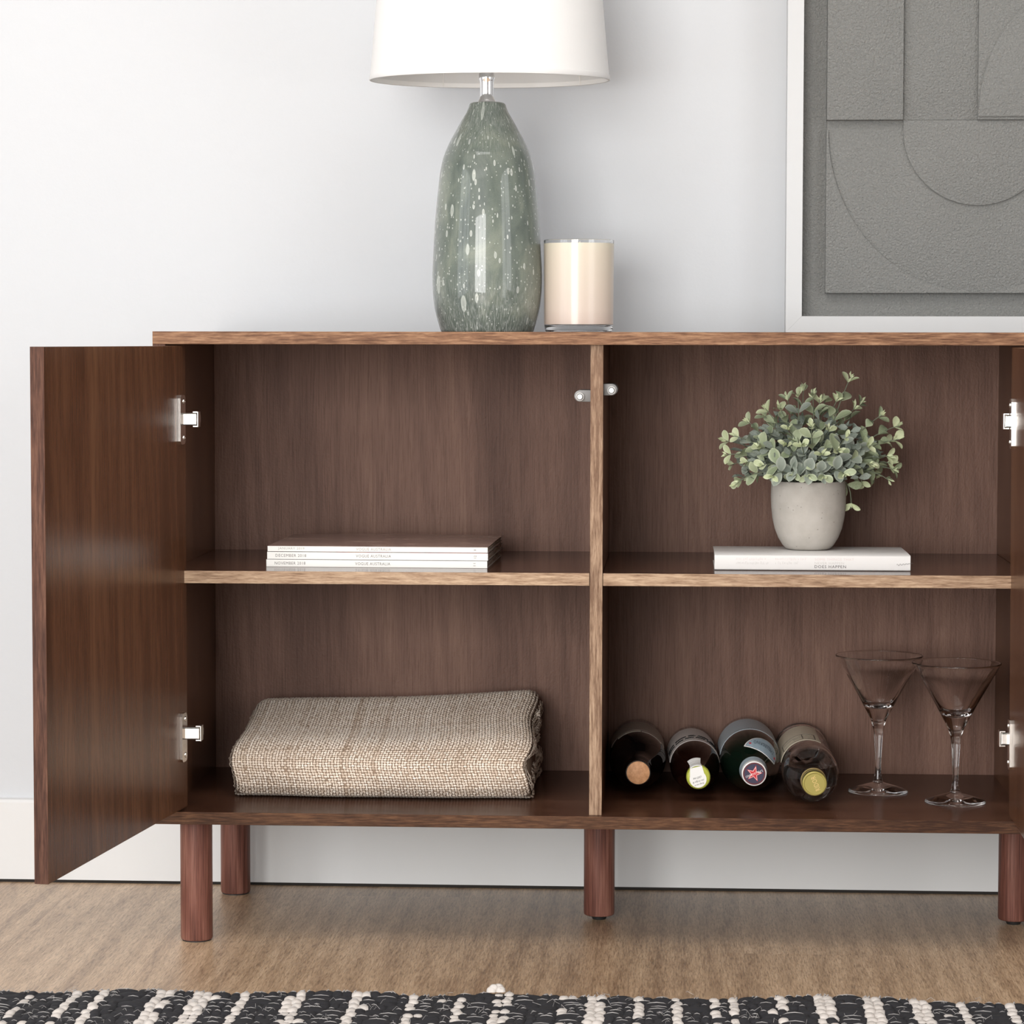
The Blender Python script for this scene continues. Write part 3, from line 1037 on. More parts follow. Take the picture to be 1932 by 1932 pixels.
# ------------------------------------------------------------------ potted plant
PXc, PYc = 0.8176, 0.1645
plant = thing('potted_plant', 'dusty green leafy plant in a round pale concrete pot on the white book', 'plant', (PXc, PYc, ZS + BH + .0009))
PZ = ZS + BH + .0009
t = NT('pale_concrete')
c = t.coord()
a = t.noise(c, 38, 4, 0.6)
pit = t.n('ShaderNodeTexVoronoi')
pit.inputs['Scale'].default_value = 190
t.l(c, pit.inputs['Vector'])
sepc = t.n('ShaderNodeSeparateColor')
t.l(pit.outputs['Color'], sepc.inputs[0])
pf = t.math('MULTIPLY', t.math('LESS_THAN', pit.outputs['Distance'], 0.16), t.math('GREATER_THAN', sepc.outputs[0], 0.8))
cc = t.ramp(a, [(0.3, (0.385, 0.36, 0.325)), (0.7, (0.465, 0.44, 0.405))])
M_conc = t.set(Base_Color=t.mix(t.math('MULTIPLY', pf, .6), cc, (.2, .18, .16, 1)), Roughness=0.85, Normal=t.bump(t.noise(c, 500, 2), .2, .0006))
ph = 0.0878
pr = [(0, 0), (.0245, 0), (.0285, .0012), (.0325, .0052), (.0385, .0150), (.0430, .0265), (.0460, .0400), (.0476, .0540), (.0481, .0680), (.0479, .0780), (.0474, ph - .0012), (.0466, ph), (.0452, ph), (.0444, ph - .0012), (.0440, .0740), (0, .0740)]
MB().lathe(pr, T(PXc, PYc, PZ), 64).build('pot', M_conc, plant, smooth=40)
MB().lathe([(0, .0775), (.03, .0765), (.0438, .0742)], T(PXc, PYc, PZ), 32).build('soil', plain('dark_soil', (.03, .024, .018, 1), .95), plant, smooth=60)


def leaf_mat(name, c0, c1, edge):
    t = NT(name)
    oi = t.n('ShaderNodeObjectInfo')
    at = t.n('ShaderNodeAttribute', attribute_name='rim')
    c = t.coord()
    nz = t.noise(c, 700, 3, 0.6)
    base = t.mix(oi.outputs['Random'], c0, c1)
    base = t.mix(t.math('MULTIPLY', t.ramp(nz, [(.4, (0, 0, 0)), (.75, (1, 1, 1))]), .45), base, edge)
    base = t.mix(t.math('MULTIPLY', at.outputs['Fac'], .75), base, edge)
    t.set(Base_Color=base, Roughness=0.62)
    return t.m


M_leafs = [leaf_mat('dusty_grey_green_leaf', (0.17, 0.205, 0.175, 1), (0.27, 0.31, 0.26, 1), (0.46, 0.50, 0.43, 1)),
           leaf_mat('sage_green_leaf', (0.22, 0.275, 0.16, 1), (0.35, 0.405, 0.25, 1), (0.54, 0.59, 0.42, 1)),
           leaf_mat('pale_lime_leaf', (0.40, 0.46, 0.25, 1), (0.52, 0.57, 0.35, 1), (0.64, 0.68, 0.50, 1))]
M_stem = plain('grey_green_stem', (0.15, 0.175, 0.12, 1), 0.6)


def leaf_mesh(name, wid, cup, mat, fold):
    """leaf of unit length along +x, face to +z"""
    cols = [(-1, 1.0), (-.55, .35), (0, 0), (.55, .35), (1, 1.0)]
    rows_ = [0, .16, .36, .58, .78, .93, 1.0]
    wd = [.05, .44, .80, 1.0, .86, .48, .02]
    vs, rim, fs = [], [], []
    for r_, w_ in zip(rows_, wd):
        for c_, e_ in cols:
            vs.append((r_, c_ * w_ * wid, cup * (r_ - .5) ** 2 * -1.2 + fold * abs(c_) * w_ * wid + .02))
            rim.append(1.0 if abs(c_) == 1 or r_ > .95 else 0.0)
    for i in range(len(rows_) - 1):
        for j in range(4):
            a = i * 5 + j
            fs.append((a, a + 1, a + 6, a + 5))
    me = bpy.data.meshes.new(name)
    me.from_pydata(vs, [], fs)
    at = me.attributes.new('rim', 'FLOAT', 'POINT')
    at.data.foreach_set('value', rim)
    me.polygons.foreach_set('use_smooth', [True] * len(me.polygons))
    me.materials.append(mat)
    return me


LEAVES = [[leaf_mesh('leaf', w_, c_, M_leafs[q], f_) for w_, c_, f_ in ((.29, .25, .28), (.36, .35, .18), (.25, .15, .42))] for q in range(3)]
rp = random.Random(11)
# camera-facing plane through the pot, used only to scatter the sprig tips in real space (x, z offsets in metres, y depth)
KP = 1 / 4.39 / 1466.0
TIPS_FRONT = [(700, 610), (830, 610), (640, 815), (930, 780), (1000, 690), (1140, 650), (880, 850), (1060, 500), (720, 480), (480, 640), (500, 780), (1400, 620), (1180, 830), (1200, 520), (900, 430), (1420, 780), (760, 850), (1010, 850), (1100, 780), (580, 860)]
TIPS_RIM = [(205, 640), (215, 725), (262, 850), (285, 955), (322, 985), (415, 965), (280, 555), (390, 465), (365, 780),
            (540, 350), (655, 330), (520, 410), (725, 280), (800, 190), (862, 190), (930, 215), (990, 270), (1045, 290),
            (1240, 95), (1140, 270), (1300, 360), (1355, 350), (1505, 400), (1640, 490), (1635, 580), (1585, 660), (1580, 740),
            (1595, 820), (1640, 880), (1570, 950), (1480, 960), (1360, 1000), (1255, 1190)]
n_leaf = 0
tiny = MB()
extra = [MB(), MB(), MB()]


def put_leaf(stem, p, d, yv, zv, size, pale):
    global n_leaf
    me = LEAVES[pale][rp.randrange(3)]
    mm = Matrix((d, yv, zv)).transposed().to_4x4() @ Matrix.Scale(size, 4)
    if n_leaf < 298:
        mm.translation = p - ORG[plant]
        o = bpy.data.objects.new('leaf', me)
        COL.objects.link(o)
        o.parent = stem
        o.matrix_local = mm
        n_leaf += 1
    else:
        mm.translation = p
        extra[pale].add([mm @ v.co for v in me.vertices], [tuple(q.vertices) for q in me.polygons])


for ti, (tx, ty) in enumerate(TIPS_FRONT + TIPS_RIM):
    dx = (tx - 905) * KP
    dz = (960 - ty) * KP
    front = ti < len(TIPS_FRONT)
    hang = ty > 960
    if front:
        dy = -rp.uniform(.030, .075)
    else:
        dy = rp.uniform(-.045, .050) * (.4 if hang else 1.0)
    base = Vector((PXc + dx * .16 + rp.uniform(-.012, .012), PYc + dy * .25 + rp.uniform(-.012, .012), PZ + .078))
    s_ = 1 + dy / 3.6
    tip = Vector((PXc + dx * s_, PYc + dy, PZ + ph + dz * s_ + dy * .11))
    ctrl = base.lerp(tip, .45) + Vector((0, 0, .020 + .25 * max(0, -dz + .03) + .10 * abs(dx)))
    if tip.z < PZ + ph + .012:
        ctrl.z = max(ctrl.z, PZ + ph + .026)
        out = Vector((tip.x - PXc, tip.y - PYc, 0))
        if out.length > 1e-4:
            out = out.normalized() * .058
            ctrl.x, ctrl.y = PXc + out.x, PYc + out.y
    pts = []
    for i in range(11):
        q = i / 10
        pts.append(base * (1 - q) ** 2 + ctrl * (2 * q * (1 - q)) + tip * q ** 2)
    stem = MB().tube(pts, .0011, 5, .45).build('sprig', M_stem, plant, smooth=60)
    length = sum((pts[i + 1] - pts[i]).length for i in range(10))
    npairs = max(3, min(4, int(length / .024)))
    for pi in range(npairs):
        q = .36 + .58 * pi / (npairs - 1)
        f_ = q * 10
        i = min(9, int(f_))
        p = pts[i].lerp(pts[i + 1], f_ - i)
        tg = (pts[i + 1] - pts[i]).normalized()
        sidev = tg.cross(Vector((0, 0, 1)))
        sidev = sidev.normalized() if sidev.length > .05 else Vector((1, 0, 0))
        upv = sidev.cross(tg).normalized()
        ang = (pi % 2) * math.pi / 2 + rp.uniform(-.4, .4)
        size = (.0265 - .0125 * (q - .36) / .58) * rp.uniform(.85, 1.15)
        if front and ty > 780:
            size *= 1.05
        pale = 0 if q < .5 else (1 if q < .8 else 2)
        if front and ty > 760 and abs(tx - 940) < 330:
            pale = 0 if q < .8 else 1
        if rp.random() < .18:
            pale = max(0, pale - 1)
        if dy > .03:
            pale = min(pale, 1)
        for sg_ in (1, -1):
            outv = (sidev * math.cos(ang) + upv * math.sin(ang)) * sg_
            d = (outv * .80 + tg * .62 + Vector((rp.uniform(-.15, .15), rp.uniform(-.15, .15), rp.uniform(-.1, .2)))).normalized()
            nrm = (tg * .55 - outv * .35 + Vector((rp.uniform(-.35, .35), -.65 + rp.uniform(-.35, .35), .45))).normalized()
            yv = nrm.cross(d)
            if yv.length < .05:
                yv = d.orthogonal()
            yv.normalize()
            put_leaf(stem, p, d, yv, d.cross(yv), size, pale)
    # bud cluster at the tip
    for b_ in range(5):
        d = ((tip - pts[8]).normalized() + Vector((rp.uniform(-.8, .8), rp.uniform(-.8, .8), rp.uniform(-.5, .8)))).normalized()
        L_ = rp.uniform(.006, .0105)
        a_ = tip - (tip - pts[9]) * rp.uniform(0, .8)
        sd = d.orthogonal().normalized() * L_ * .24
        nn = d.cross(sd).normalized() * L_ * .1
        tiny.add([a_, a_ + d * L_ * .6 + sd + nn, a_ + d * L_, a_ + d * L_ * .6 - sd + nn, a_ + d * L_ * .55 - nn], [(0, 4, 1), (0, 3, 4), (1, 4, 2), (4, 3, 2)])
tiny.build('bud_leaves', M_leafs[2], plant, stuff=True, smooth=60)
for q in range(3):
    if extra[q].v:
        extra[q].build('small_leaves', M_leafs[q], plant, stuff=True, smooth=60)
# inner filling leaves nobody could count
fill = MB()
for i in range(420):
    a = rp.uniform(0, 2 * math.pi)
    rr = .085 * math.sqrt(rp.random())
    hz = rp.uniform(.0, 1.0) * (.075 * (1 - (rr / .1) ** 2) + .012)
    p = Vector((PXc + rr * 1.0 * math.cos(a), PYc + rr * .62 * math.sin(a) + .006, PZ + ph + .004 + hz))
    d = Vector((math.cos(a) + rp.uniform(-.6, .6), math.sin(a) + rp.uniform(-.6, .6), rp.uniform(-.2, .9))).normalized()
    L_ = rp.uniform(.011, .018)
    sd = d.cross(Vector((rp.uniform(-1, 1), rp.uniform(-1, 1), rp.uniform(-1, 1)))).normalized() * L_ * .3
    nn = d.cross(sd).normalized() * L_ * .1
    fill.add([p, p + d * L_ * .35 + sd * .8 + nn, p + d * L_ * .7 + sd * .85 + nn, p + d * L_, p + d * L_ * .7 - sd * .85 + nn, p + d * L_ * .35 - sd * .8 + nn, p + d * L_ * .5], [(0, 1, 6), (1, 2, 6), (2, 3, 6), (3, 4, 6), (4, 5, 6), (5, 0, 6)])
fill.build('inner_foliage', M_leafs[0], plant, stuff=True, smooth=60)

# ------------------------------------------------------------------ folded blanket
BLX0, BLX1 = 0.0835, 0.4650
blanket = thing('blanket', 'folded cream and brown woven throw blanket on the lower left shelf', 'blanket', ((BLX0 + BLX1) / 2, .22, ZF + .0014))
SECT = [(.335, .0004), (.24, .0002), (.16, .0002), (.122, .0008), (.103, .0060), (.093, .0160), (.0905, .0280), (.0945, .0410), (.104, .0530), (.118, .0625), (.137, .0690),
        (.165, .0740), (.200, .0800), (.240, .0880), (.275, .0950), (.305, .1010), (.326, .1010), (.340, .0940), (.346, .070), (.346, .030), (.343, .006)]
sec_np = np.array(SECT + [SECT[0]])
segl = np.r_[0, np.cumsum(np.hypot(*np.diff(sec_np, axis=0).T))]
PERI = segl[-1]


def bl_point(u, s):
    """surface point of the blanket; u 0..1 along x, s metres around the section"""
    y = np.interp(s, segl, sec_np[:, 0])
    z = np.interp(s, segl, sec_np[:, 1])
    cy, cz_ = .225, .045
    e = np.minimum(u, 1 - u) * (BLX1 - BLX0)
    k_ = np.clip(e / .016, 0, 1)
    shrink = np.sqrt(np.clip(1 - (1 - k_) ** 2, 0, 1)) * .20 + .80
    edge = (1 - np.sqrt(np.clip(1 - (1 - np.clip((u * (BLX1 - BLX0)) / .016, 0, 1)) ** 2, 0, 1)))
    top = np.clip((z - .05) / .05, 0, 1)
    z = z + top * (.020 * np.sin(u * math.pi * .5) ** 3 - .004 + .004 * np.sin(u * 5.2 + .6) - .006 * np.exp(-((u - .48) / .22) ** 2) * np.exp(-((y - .20) / .05) ** 2))
    front = np.clip((.16 - y) / .06, 0, 1)
    y = y + front * (.004 * np.sin(u * 7 + 1.2) + .003 * np.sin(u * 15 + z * 40))
    z2 = cz_ + (z - cz_) * shrink
    z2 = np.where(z < .004, z, z2)
    z2 = np.maximum(z2, .0003)
    y2 = cy + (y - cy) * (.93 + .07 * shrink / 1.0)
    bulge = .007 * np.sin(np.clip(z / .1, 0, 1) * math.pi * 1.0) 
    xl = BLX0 - .003 * (z / .1) + .003 * np.sin(z * 90)
    xr = BLX1 - .003 - .005 * np.exp(-((z - .048) / .014) ** 2) + .003 * np.sin(z * 70 + y * 20)
    x = xl + (xr - xl) * u
    return np.stack([x, y2, ZF + .0014 + z2], -1)


nu, ns = 60, 84
U, S_ = np.meshgrid(np.r_[0, .004, .012, .025, np.linspace(.045, .955, nu - 7), .975, .988, .996, 1.0][:nu + 1], np.linspace(0, PERI, ns, endpoint=False), indexing='ij')
G = bl_point(U, S_)
NU = U.shape[0]
vs = G.reshape(-1, 3).tolist()
fs = []
for i in range(NU - 1):
    for j in range(ns):
        j2 = (j + 1) % ns
        fs.append((i * ns + j, i * ns + j2, (i + 1) * ns + j2, (i + 1) * ns + j))
fs.append(tuple(range(ns - 1, -1, -1)))
fs.append(tuple((NU - 1) * ns + j for j in range(ns)))
M_blbase = plain('brown_blanket_ground', (0.24, 0.17, 0.12, 1), 0.95)
MB().add(vs, fs).build('folded_cloth', M_blbase, blanket, smooth=60)

# the weave: every visible float of yarn is its own little ridge
t = NT('cream_yarn')
at = t.n('ShaderNodeAttribute', attribute_name='tone')
M_yarn = t.set(Base_Color=t.ramp(at.outputs['Fac'], [(0.0, (0.32, 0.225, 0.155)), (0.4, (0.70, 0.585, 0.475)), (1.0, (0.93, 0.86, 0.78))]), Roughness=0.85)
rb = np.random.RandomState(4)
PIT = .00385
nu_, nv_ = int((BLX1 - BLX0) / PIT), int((segl[17] - .16) / (PIT * .92)) + 30
s_start = segl[3] - .004
ui = (np.arange(nu_) + .5) / nu_
si = s_start + np.arange(nv_) * PIT * .92
si = si[si < segl[18]]
UU, SS = np.meshgrid(ui, si, indexing='ij')
II, JJ = np.meshgrid(np.arange(len(ui)), np.arange(len(si)), indexing='ij')
UU = UU + rb.normal(0, .00022 / .38, UU.shape)
SS = SS + rb.normal(0, .00022, SS.shape)
P0 = bl_point(UU, SS)
# yarn on the two folded ends as well: rings shrinking towards the middle of each end
Pu = bl_point(np.clip(UU + .004, 0, 1), SS) - bl_point(np.clip(UU - .004, 0, 1), SS)
Ps = bl_point(UU, SS + .0015) - bl_point(UU, SS - .0015)
Pu /= np.linalg.norm(Pu, axis=-1, keepdims=True) + 1e-9
Ps /= np.linalg.norm(Ps, axis=-1, keepdims=True) + 1e-9
Nn = np.cross(Pu, Ps)
Nn /= np.linalg.norm(Nn, axis=-1, keepdims=True) + 1e-9
cen = np.array([(BLX0 + BLX1) / 2, .22, ZF + .045])
flip = np.sign(np.sum(Nn * (P0 - cen), -1, keepdims=True))
Nn *= flip
par = ((II + JJ) % 2)[..., None]
A = np.where(par == 0, Pu, Ps)
B = np.where(par == 0, Ps, Pu)
coltone = np.clip(.66 + rb.normal(0, .07, (len(ui), 1)) + rb.normal(0, .06, (1, len(si))), 0, 1)
dk = rb.rand(len(ui), 1) < .09
coltone = coltone - dk * .12
tone = np.clip(coltone + rb.normal(0, .12, UU.shape) - .16 * par[..., 0], 0.02, 1)
P0, A, B, Nn, tone = P0.reshape(-1, 3), A.reshape(-1, 3), B.reshape(-1, 3), Nn.reshape(-1, 3), tone.reshape(-1)
for uu, sx in ((0.0, -1.0), (1.0, 1.0)):
    sring = np.arange(0, PERI, PIT * .95)
    rim_ = bl_point(np.full(sring.shape, uu), sring)
    mid = np.array([rim_[:, 0].mean(), .215, ZF + .045])
    for kk in np.arange(.99, .2, -.055):
        pr_ = mid + (rim_ - mid) * np.array([1, kk, kk])
        pr_[:, 2] = np.maximum(pr_[:, 2], ZF + .002)
        pr_[:, 0] += sx * (.0012 + .0018 * np.sin(kk * 22)) + rb.normal(0, .0006, len(pr_))
        tg_ = np.roll(pr_, -1, 0) - np.roll(pr_, 1, 0)
        tg_ /= np.linalg.norm(tg_, axis=1, keepdims=True) + 1e-9
        nn_ = np.tile([sx, 0.0, 0.0], (len(pr_), 1))
        P0 = np.r_[P0, pr_]
        A = np.r_[A, tg_]
        B = np.r_[B, np.cross(nn_, tg_)]
        Nn = np.r_[Nn, nn_]
        tone = np.r_[tone, np.clip(.5 + rb.normal(0, .12, len(pr_)), 0, 1)]
# unit ridge: two rings and a crest
shape = [(-1, 0, -.35), (-.45, .8, 0), (.45, .8, 0), (1, 0, -.35), (.45, -.8, 0), (-.45, -.8, 0), (-.42, 0, 1), (.42, 0, 1)]
tri = [(0, 6, 1), (1, 6, 7, 2), (2, 7, 3), (3, 7, 4), (4, 7, 6, 5), (5, 6, 0)]
la, wb, hn = .00245, .00125, .00085
allv = []
for a, b, c_ in shape:
    allv.append(P0 + A * la * a + B * wb * b + Nn * (hn * c_ + .0002))
allv = np.stack(allv, 1).reshape(-1, 8, 3)
nl = allv.shape[0]
faces = []
for q in range(nl):
    o8 = q * 8
    faces += [tuple(o8 + z for z in f) for f in tri]
mbw = MB()
mbw.v = allv.reshape(-1, 3).tolist()
mbw.f = faces
wo = mbw.build('woven_yarn', M_yarn, blanket, stuff=True, smooth=80)
ta = wo.data.attributes.new('tone', 'FLOAT', 'POINT')
ta.data.foreach_set('value', np.repeat(tone.reshape(-1), 8).astype(np.float32))
# frayed tufts
tu = MB()
rt_ = random.Random(2)
for cx, cy, cz_, dx in ((BLX0 - .0005, .135, ZF + .026, -1), (BLX1 - .002, .20, ZF + .03, 1), (BLX1 - .001, .26, ZF + .09, 1), (BLX1 - .002, .23, ZF + .075, 1)):
    for i in range(26):
        p = Vector((cx, cy + rt_.uniform(-.005, .005), cz_ + rt_.uniform(-.004, .004)))
        d = Vector((dx * rt_.uniform(.3, 1), rt_.uniform(-.6, .6), rt_.uniform(-.8, .5))) * .006
        tu.tube([p, p + d * .6 + Vector((0, 0, .001)), p + d], .0004, 3, .5)
tuo = tu.build('frayed_tufts', M_yarn, blanket, stuff=True, smooth=60)
ta = tuo.data.attributes.new('tone', 'FLOAT', 'POINT')
ta.data.foreach_set('value', np.full(len(tuo.data.vertices), .6, dtype=np.float32))

# ------------------------------------------------------------------ bottles
def gloss(name, col, rough=0.04, coat=0.0):
    return plain(name, col, rough, Coat_Weight=coat, Coat_Roughness=0.02)


M_gblack = gloss('near_black_glass', (0.004, 0.003, 0.003, 1))
M_gbrown = gloss('dark_brown_glass', (0.010, 0.003, 0.002, 1))
M_ggreen = gloss('dark_green_glass', (0.004, 0.010, 0.006, 1))


def bottle_axis(xc, yc, zc, xb=None, yb=None):
    """local +z runs from the base towards the mouth (towards the room), +y up"""
    p0 = Vector((xb, yb, zc))
    p1 = Vector((xc, yc, zc))
    az = (p1 - p0).normalized()
    ay = Vector((0, 0, 1))
    ax = ay.cross(az).normalized()
    mm = Matrix((ax, ay, az)).transposed().to_4x4()
    mm.translation = p0
    return mm, (p1 - p0).length


def prof_r(prof, z):
    for (r0, z0), (r1, z1) in zip(prof, prof[1:]):
        if z0 <= z <= z1 and z1 > z0:
            return r0 + (r1 - r0) * (z - z0) / (z1 - z0)
    return prof[-1][0]


def wrap_band(prof, M, z0, z1, a0, a1, off, nz=10, na=40, zfun=None):
    """thin sheet lying on the bottle between two heights and two angles (angle 90 deg is up)"""
    vs, fs = [], []
    for lay in (0, 1):
        for i in range(na + 1):
            q = i / na
            a = a0 + (a1 - a0) * q
            za, zc = (z0, z1) if zfun is None else zfun(q)
            for j in range(nz + 1):
                z = za + (zc - za) * j / nz
                r = prof_r(prof, z) + off * (1 if lay else .1)
                vs.append(M @ Vector((r * math.cos(a), r * math.sin(a), z)))
    s = nz + 1
    N0 = s * (na + 1)
    for i in range(na):
        for j in range(nz):
            p = i * s + j
            fs.append((p + N0, p + s + N0, p + s + 1 + N0, p + 1 + N0))
            fs.append((p, p + 1, p + s + 1, p + s))
    for i in range(na):
        p = i * s
        fs.append((p, p + s, p + s + N0, p + N0))
        p = i * s + nz
        fs.append((p + s, p, p + N0, p + s + N0))
    for j in range(nz):
        fs.append((j + 1, j, j + N0, j + 1 + N0))
        p = na * s + j
        fs.append((p, p + 1, p + 1 + N0, p + N0))
    return MB().add(vs, fs)


def wrap_text(prof, M, body, width, height, ac, zc, off, space=1.0, shear=0.0):
    """text read with its top towards the mouth"""
    vs, fs = fit_text(body, width, height, space, shear)
    out = []
    for x, y, _ in vs:
        z = zc + y
        r = prof_r(prof, z) + off
        a = ac + x / prof_r(prof, zc)
        out.append(M @ Vector((r * math.cos(a), r * math.sin(a), z)))
    return MB().add(out, fs)


def scribble(prof, M, rows_, ac, span, z0, dz, off, rad=.0003, seed=1):
    q = random.Random(seed)
    mb = MB()
    for r_ in range(rows_):
        a = ac - span / 2
        while a < ac + span / 2:
            wl = q.uniform(.25, .5)
            pts = []
            for i in range(18):
                t = i / 17
                z = z0 + r_ * dz + .0012 * math.sin(t * wl * 60 + q.random() * .4) + (.0016 if i % 7 == 3 else 0)
                aa = a + wl * t
                rr = prof_r(prof, z) + off
                pts.append(M @ Vector((rr * math.cos(aa), rr * math.sin(aa), z)))
            mb.tube(pts, rad, 4)
            a += wl + .1
    return mb


t = NT('copper_coloured_cork')
nz = t.noise(t.coord(scale=(220, 220, 220)), 1, 4, .65)
M_cork = t.set(Base_Color=t.ramp(nz, [(.3, (.36, .17, .075)), (.7, (.56, .30, .15))]), Roughness=.6)
M_taupe = plain('taupe_label', (0.30, 0.24, 0.20, 1), 0.5)
M_greyl = plain('grey_paper_label', (0.66, 0.60, 0.57, 1), 0.6)
M_bluel = plain('blue_grey_label', (0.48, 0.55, 0.60, 1), 0.45)
M_beigel = plain('beige_label', (0.72, 0.64, 0.50, 1), 0.6)

# 1: wine bottle closed with a cork
R1 = .037
M1, L1 = bottle_axis(.6014, .1187, ZF + R1 + .0002, .5968, .364)
p1 = [(0, .004), (.020, .003), (.031, 0), (.0355, .003), (R1, .008), (R1, L1 - .112), (.0362, L1 - .098), (.0335, L1 - .084), (.0280, L1 - .068), (.0215, L1 - .055), (.0180, L1 - .045), (.0165, L1 - .034), (.0160, L1 - .012), (.0166, L1 - .0115), (.0166, L1 - .002), (.0158, L1), (.0150, L1), (0, L1)]
b1 = thing('wine_bottle', 'black wine bottle with copper-coloured cork lying against the divider', 'bottle', M1.translation)
MB().lathe(p1, M1, 64).build('bottle_body', M_gblack, b1, smooth=50)
MB().lathe([(0, L1 + .0002), (.0141, L1 + .0002), (.0147, L1 + .0008), (.0147, L1 + .0016), (.0141, L1 + .0021), (0, L1 + .0022)], M1, 40).build('cork', M_cork, b1, smooth=40)
wrap_band(p1, M1, .04, .115, R(20), R(160), .0004).build('label', M_taupe, b1, smooth=50)
wrap_band(p1, M1, .1165, .1305, R(84), R(134), .0004, 6, 24).build('neck_label', plain('pale_taupe_label', (.42, .36, .29, 1), .5), b1, smooth=50)
wrap_band(p1, M1, .1165, .1310, R(34), R(82), .0004, 6, 24).build('neck_label', M_taupe, b1, smooth=50)

# 2: juice bottle with lime cap and paper tag
R2 = .0325
M2, L2 = bottle_axis(.6783, .1134, ZF + R2 + .0002, .6690, .361)
p2 = [(0, .003), (.018, .002), (.028, 0), (.0315, .003), (R2, .008), (R2, L2 - .105), (.0318, L2 - .092), (.0290, L2 - .076), (.0235, L2 - .058), (.0180, L2 - .044), (.0145, L2 - .032), (.0132, L2 - .020), (.0132, L2 - .001), (0, L2 - .001)]
b2 = thing('juice_bottle', 'dark brown bottle with lime green cap and white paper tag lying down', 'bottle', M2.translation)
MB().lathe(p2, M2, 64).build('bottle_body', M_gbrown, b2, smooth=50)
M_lime = plain('lime_green_cap', (0.42, 0.45, 0.06, 1), 0.35)
capp = MB()
ribs = 90
z0, z1 = L2 - .013, L2
ring = []
for zi, (rr, zz) in enumerate(((.0146, z0), (.0150, z0 + .001), (.0150, z1 - .0015), (.0140, z1 - .0002))):
    pass
pr2 = [(.0140, z0), (.0149, z0 + .0008), (.0149, z1 - .0018), (.0143, z1 - .0006), (.0134, z1), (0, z1)]
capp.lathe(pr2, M2, 60)
for i in range(44):
    a = 2 * math.pi * i / 44
    Mr = M2 @ Matrix.Rotation(a, 4, 'Z')
    capp.box((.0147, -.0004, z0 + .001), (.0153, .0004, z1 - .0016), Mr)
capp.build('cap', M_lime, b2, smooth=40)
# paper tag: a round end on the cap and a strap bent back over the neck
M_tag = plain('white_tag_paper', (.82, .81, .79, 1), .6)
rot = Matrix.Rotation(R(14), 4, 'Z')
tm = MB()
zt = z1 + .0003
disc = [(.0108 * math.cos(a) - .001, .0108 * math.sin(a) - .0022) for a in [R(150) + R(240) * i / 28 for i in range(29)]]
poly = disc + [(.0078, .0135), (-.0078, .0135)]
tm.prism(poly, M2 @ rot @ T(0, 0, zt), .0003)
strap = [(.0150, zt + .0002), (.0158, zt - .001), (.0160, zt - .006), (.0160, zt - .0135), (.0152, zt - .016), (.0150, zt - .026), (.0165, zt - .036), (.0188, zt - .044)]
for (ra, za), (rb_, zb2) in zip(strap, strap[1:]):
    for i in range(8):
        a0_, a1_ = R(90 - 28 + 7 * i), R(90 - 28 + 7 * (i + 1))
        q = []
        for r_, z_ in ((ra, za), (rb_, zb2)):
            for a in (a0_, a1_):
                q.append(M2 @ rot @ Vector((r_ * math.cos(a), r_ * math.sin(a), z_)))
        tm.add(q, [(0, 1, 3, 2)])
tag_o = tm.build('paper_tag', M_tag, b2, smooth=30)
for body, yy, wd_ in (('Keep me in', -.0085, .0125), ('the fridge &', -.0045, .0150), ('chill me', -.0002, .0110)):
    vs, fs = fit_text(body, wd_, .0030, 1.0, .35)
    Mx = M2 @ Matrix.Rotation(R(198), 4, 'Z')
    MB().add([Mx @ Vector((x + .0015, y - yy - .0015 + .0015, zt + .00045)) for x, y, z in vs], fs).build('lettering', M_ink_d, tag_o)
wrap_band(p2, M2, .030, .142, R(5), R(175), .0004, 10, 48).build('label', M_greyl, b2, smooth=50)
scribble(p2, M2, 2, R(92), R(120), .104, .0165, .0009, .0008, 3).build('lettering', M_black, b2)

# 3: mineral water bottle
R3 = .0395
M3, L3 = bottle_axis(.7489, .1039, ZF + R3 + .0002, .7446, .3575)
p3 = [(0, .004), (.022, .003), (.033, 0), (.038, .003), (R3, .008), (R3, L3 - .118), (.0388, L3 - .105), (.0358, L3 - .085), (.0300, L3 - .065), (.0235, L3 - .047), (.0185, L3 - .034), (.0160, L3 - .024), (.0150, L3 - .014), (.0150, L3 - .001), (0, L3 - .001)]
b3 = thing('water_bottle', 'dark green mineral water bottle with star cap and blue crescent label', 'bottle', M3.translation)
MB().lathe(p3, M3, 64).build('bottle_body', M_ggreen, b3, smooth=50)
wrap_band(p3, M3, .030, .128, R(8), R(172), .0004, 10, 48).build('label', M_bluel, b3, smooth=50)
wrap_text(p3, M3, 'S.PELLEGRINO', .040, .0034, R(96), .1235, .0008).build('lettering', plain('navy_ink', (.02, .03, .06, 1), .5), b3)
z1 = L3
M_capw = plain('white_cap_metal', (.74, .72, .70, 1), .3)
cap3 = MB().lathe([(.0152, z1 - .014), (.0157, z1 - .013), (.0160, z1 - .0018), (.0155, z1 - .0004), (.0143, z1), (0, z1)], M3, 48).build('cap', M_capw, b3, smooth=40)
wrap_band(p3, M3, L3 - .028, L3 - .0145, R(0), R(360), .0008, 6, 60).build('neck_foil', plain('pale_blue_foil', (.30, .36, .40, 1), .35), b3, smooth=50)
M_navy = plain('navy_print', (.028, .026, .062, 1), .3)
M_red = plain('red_print', (.55, .01, .02, 1), .35)
M_wht = plain('white_print', (.82, .80, .78, 1), .4)
M_maroon = plain('maroon_print', (.10, .012, .02, 1), .35)
MB().lathe([(0, z1 + .0001), (.0143, z1 + .0001), (.0142, z1 + .0002), (0, z1 + .0002)], M3, 48).build('cap_ring', M_maroon, cap3)
MB().lathe([(0, z1 + .0002), (.0124, z1 + .0002), (.0122, z1 + .0005), (0, z1 + .0005)], M3, 48).build('cap_disc', M_navy, cap3)


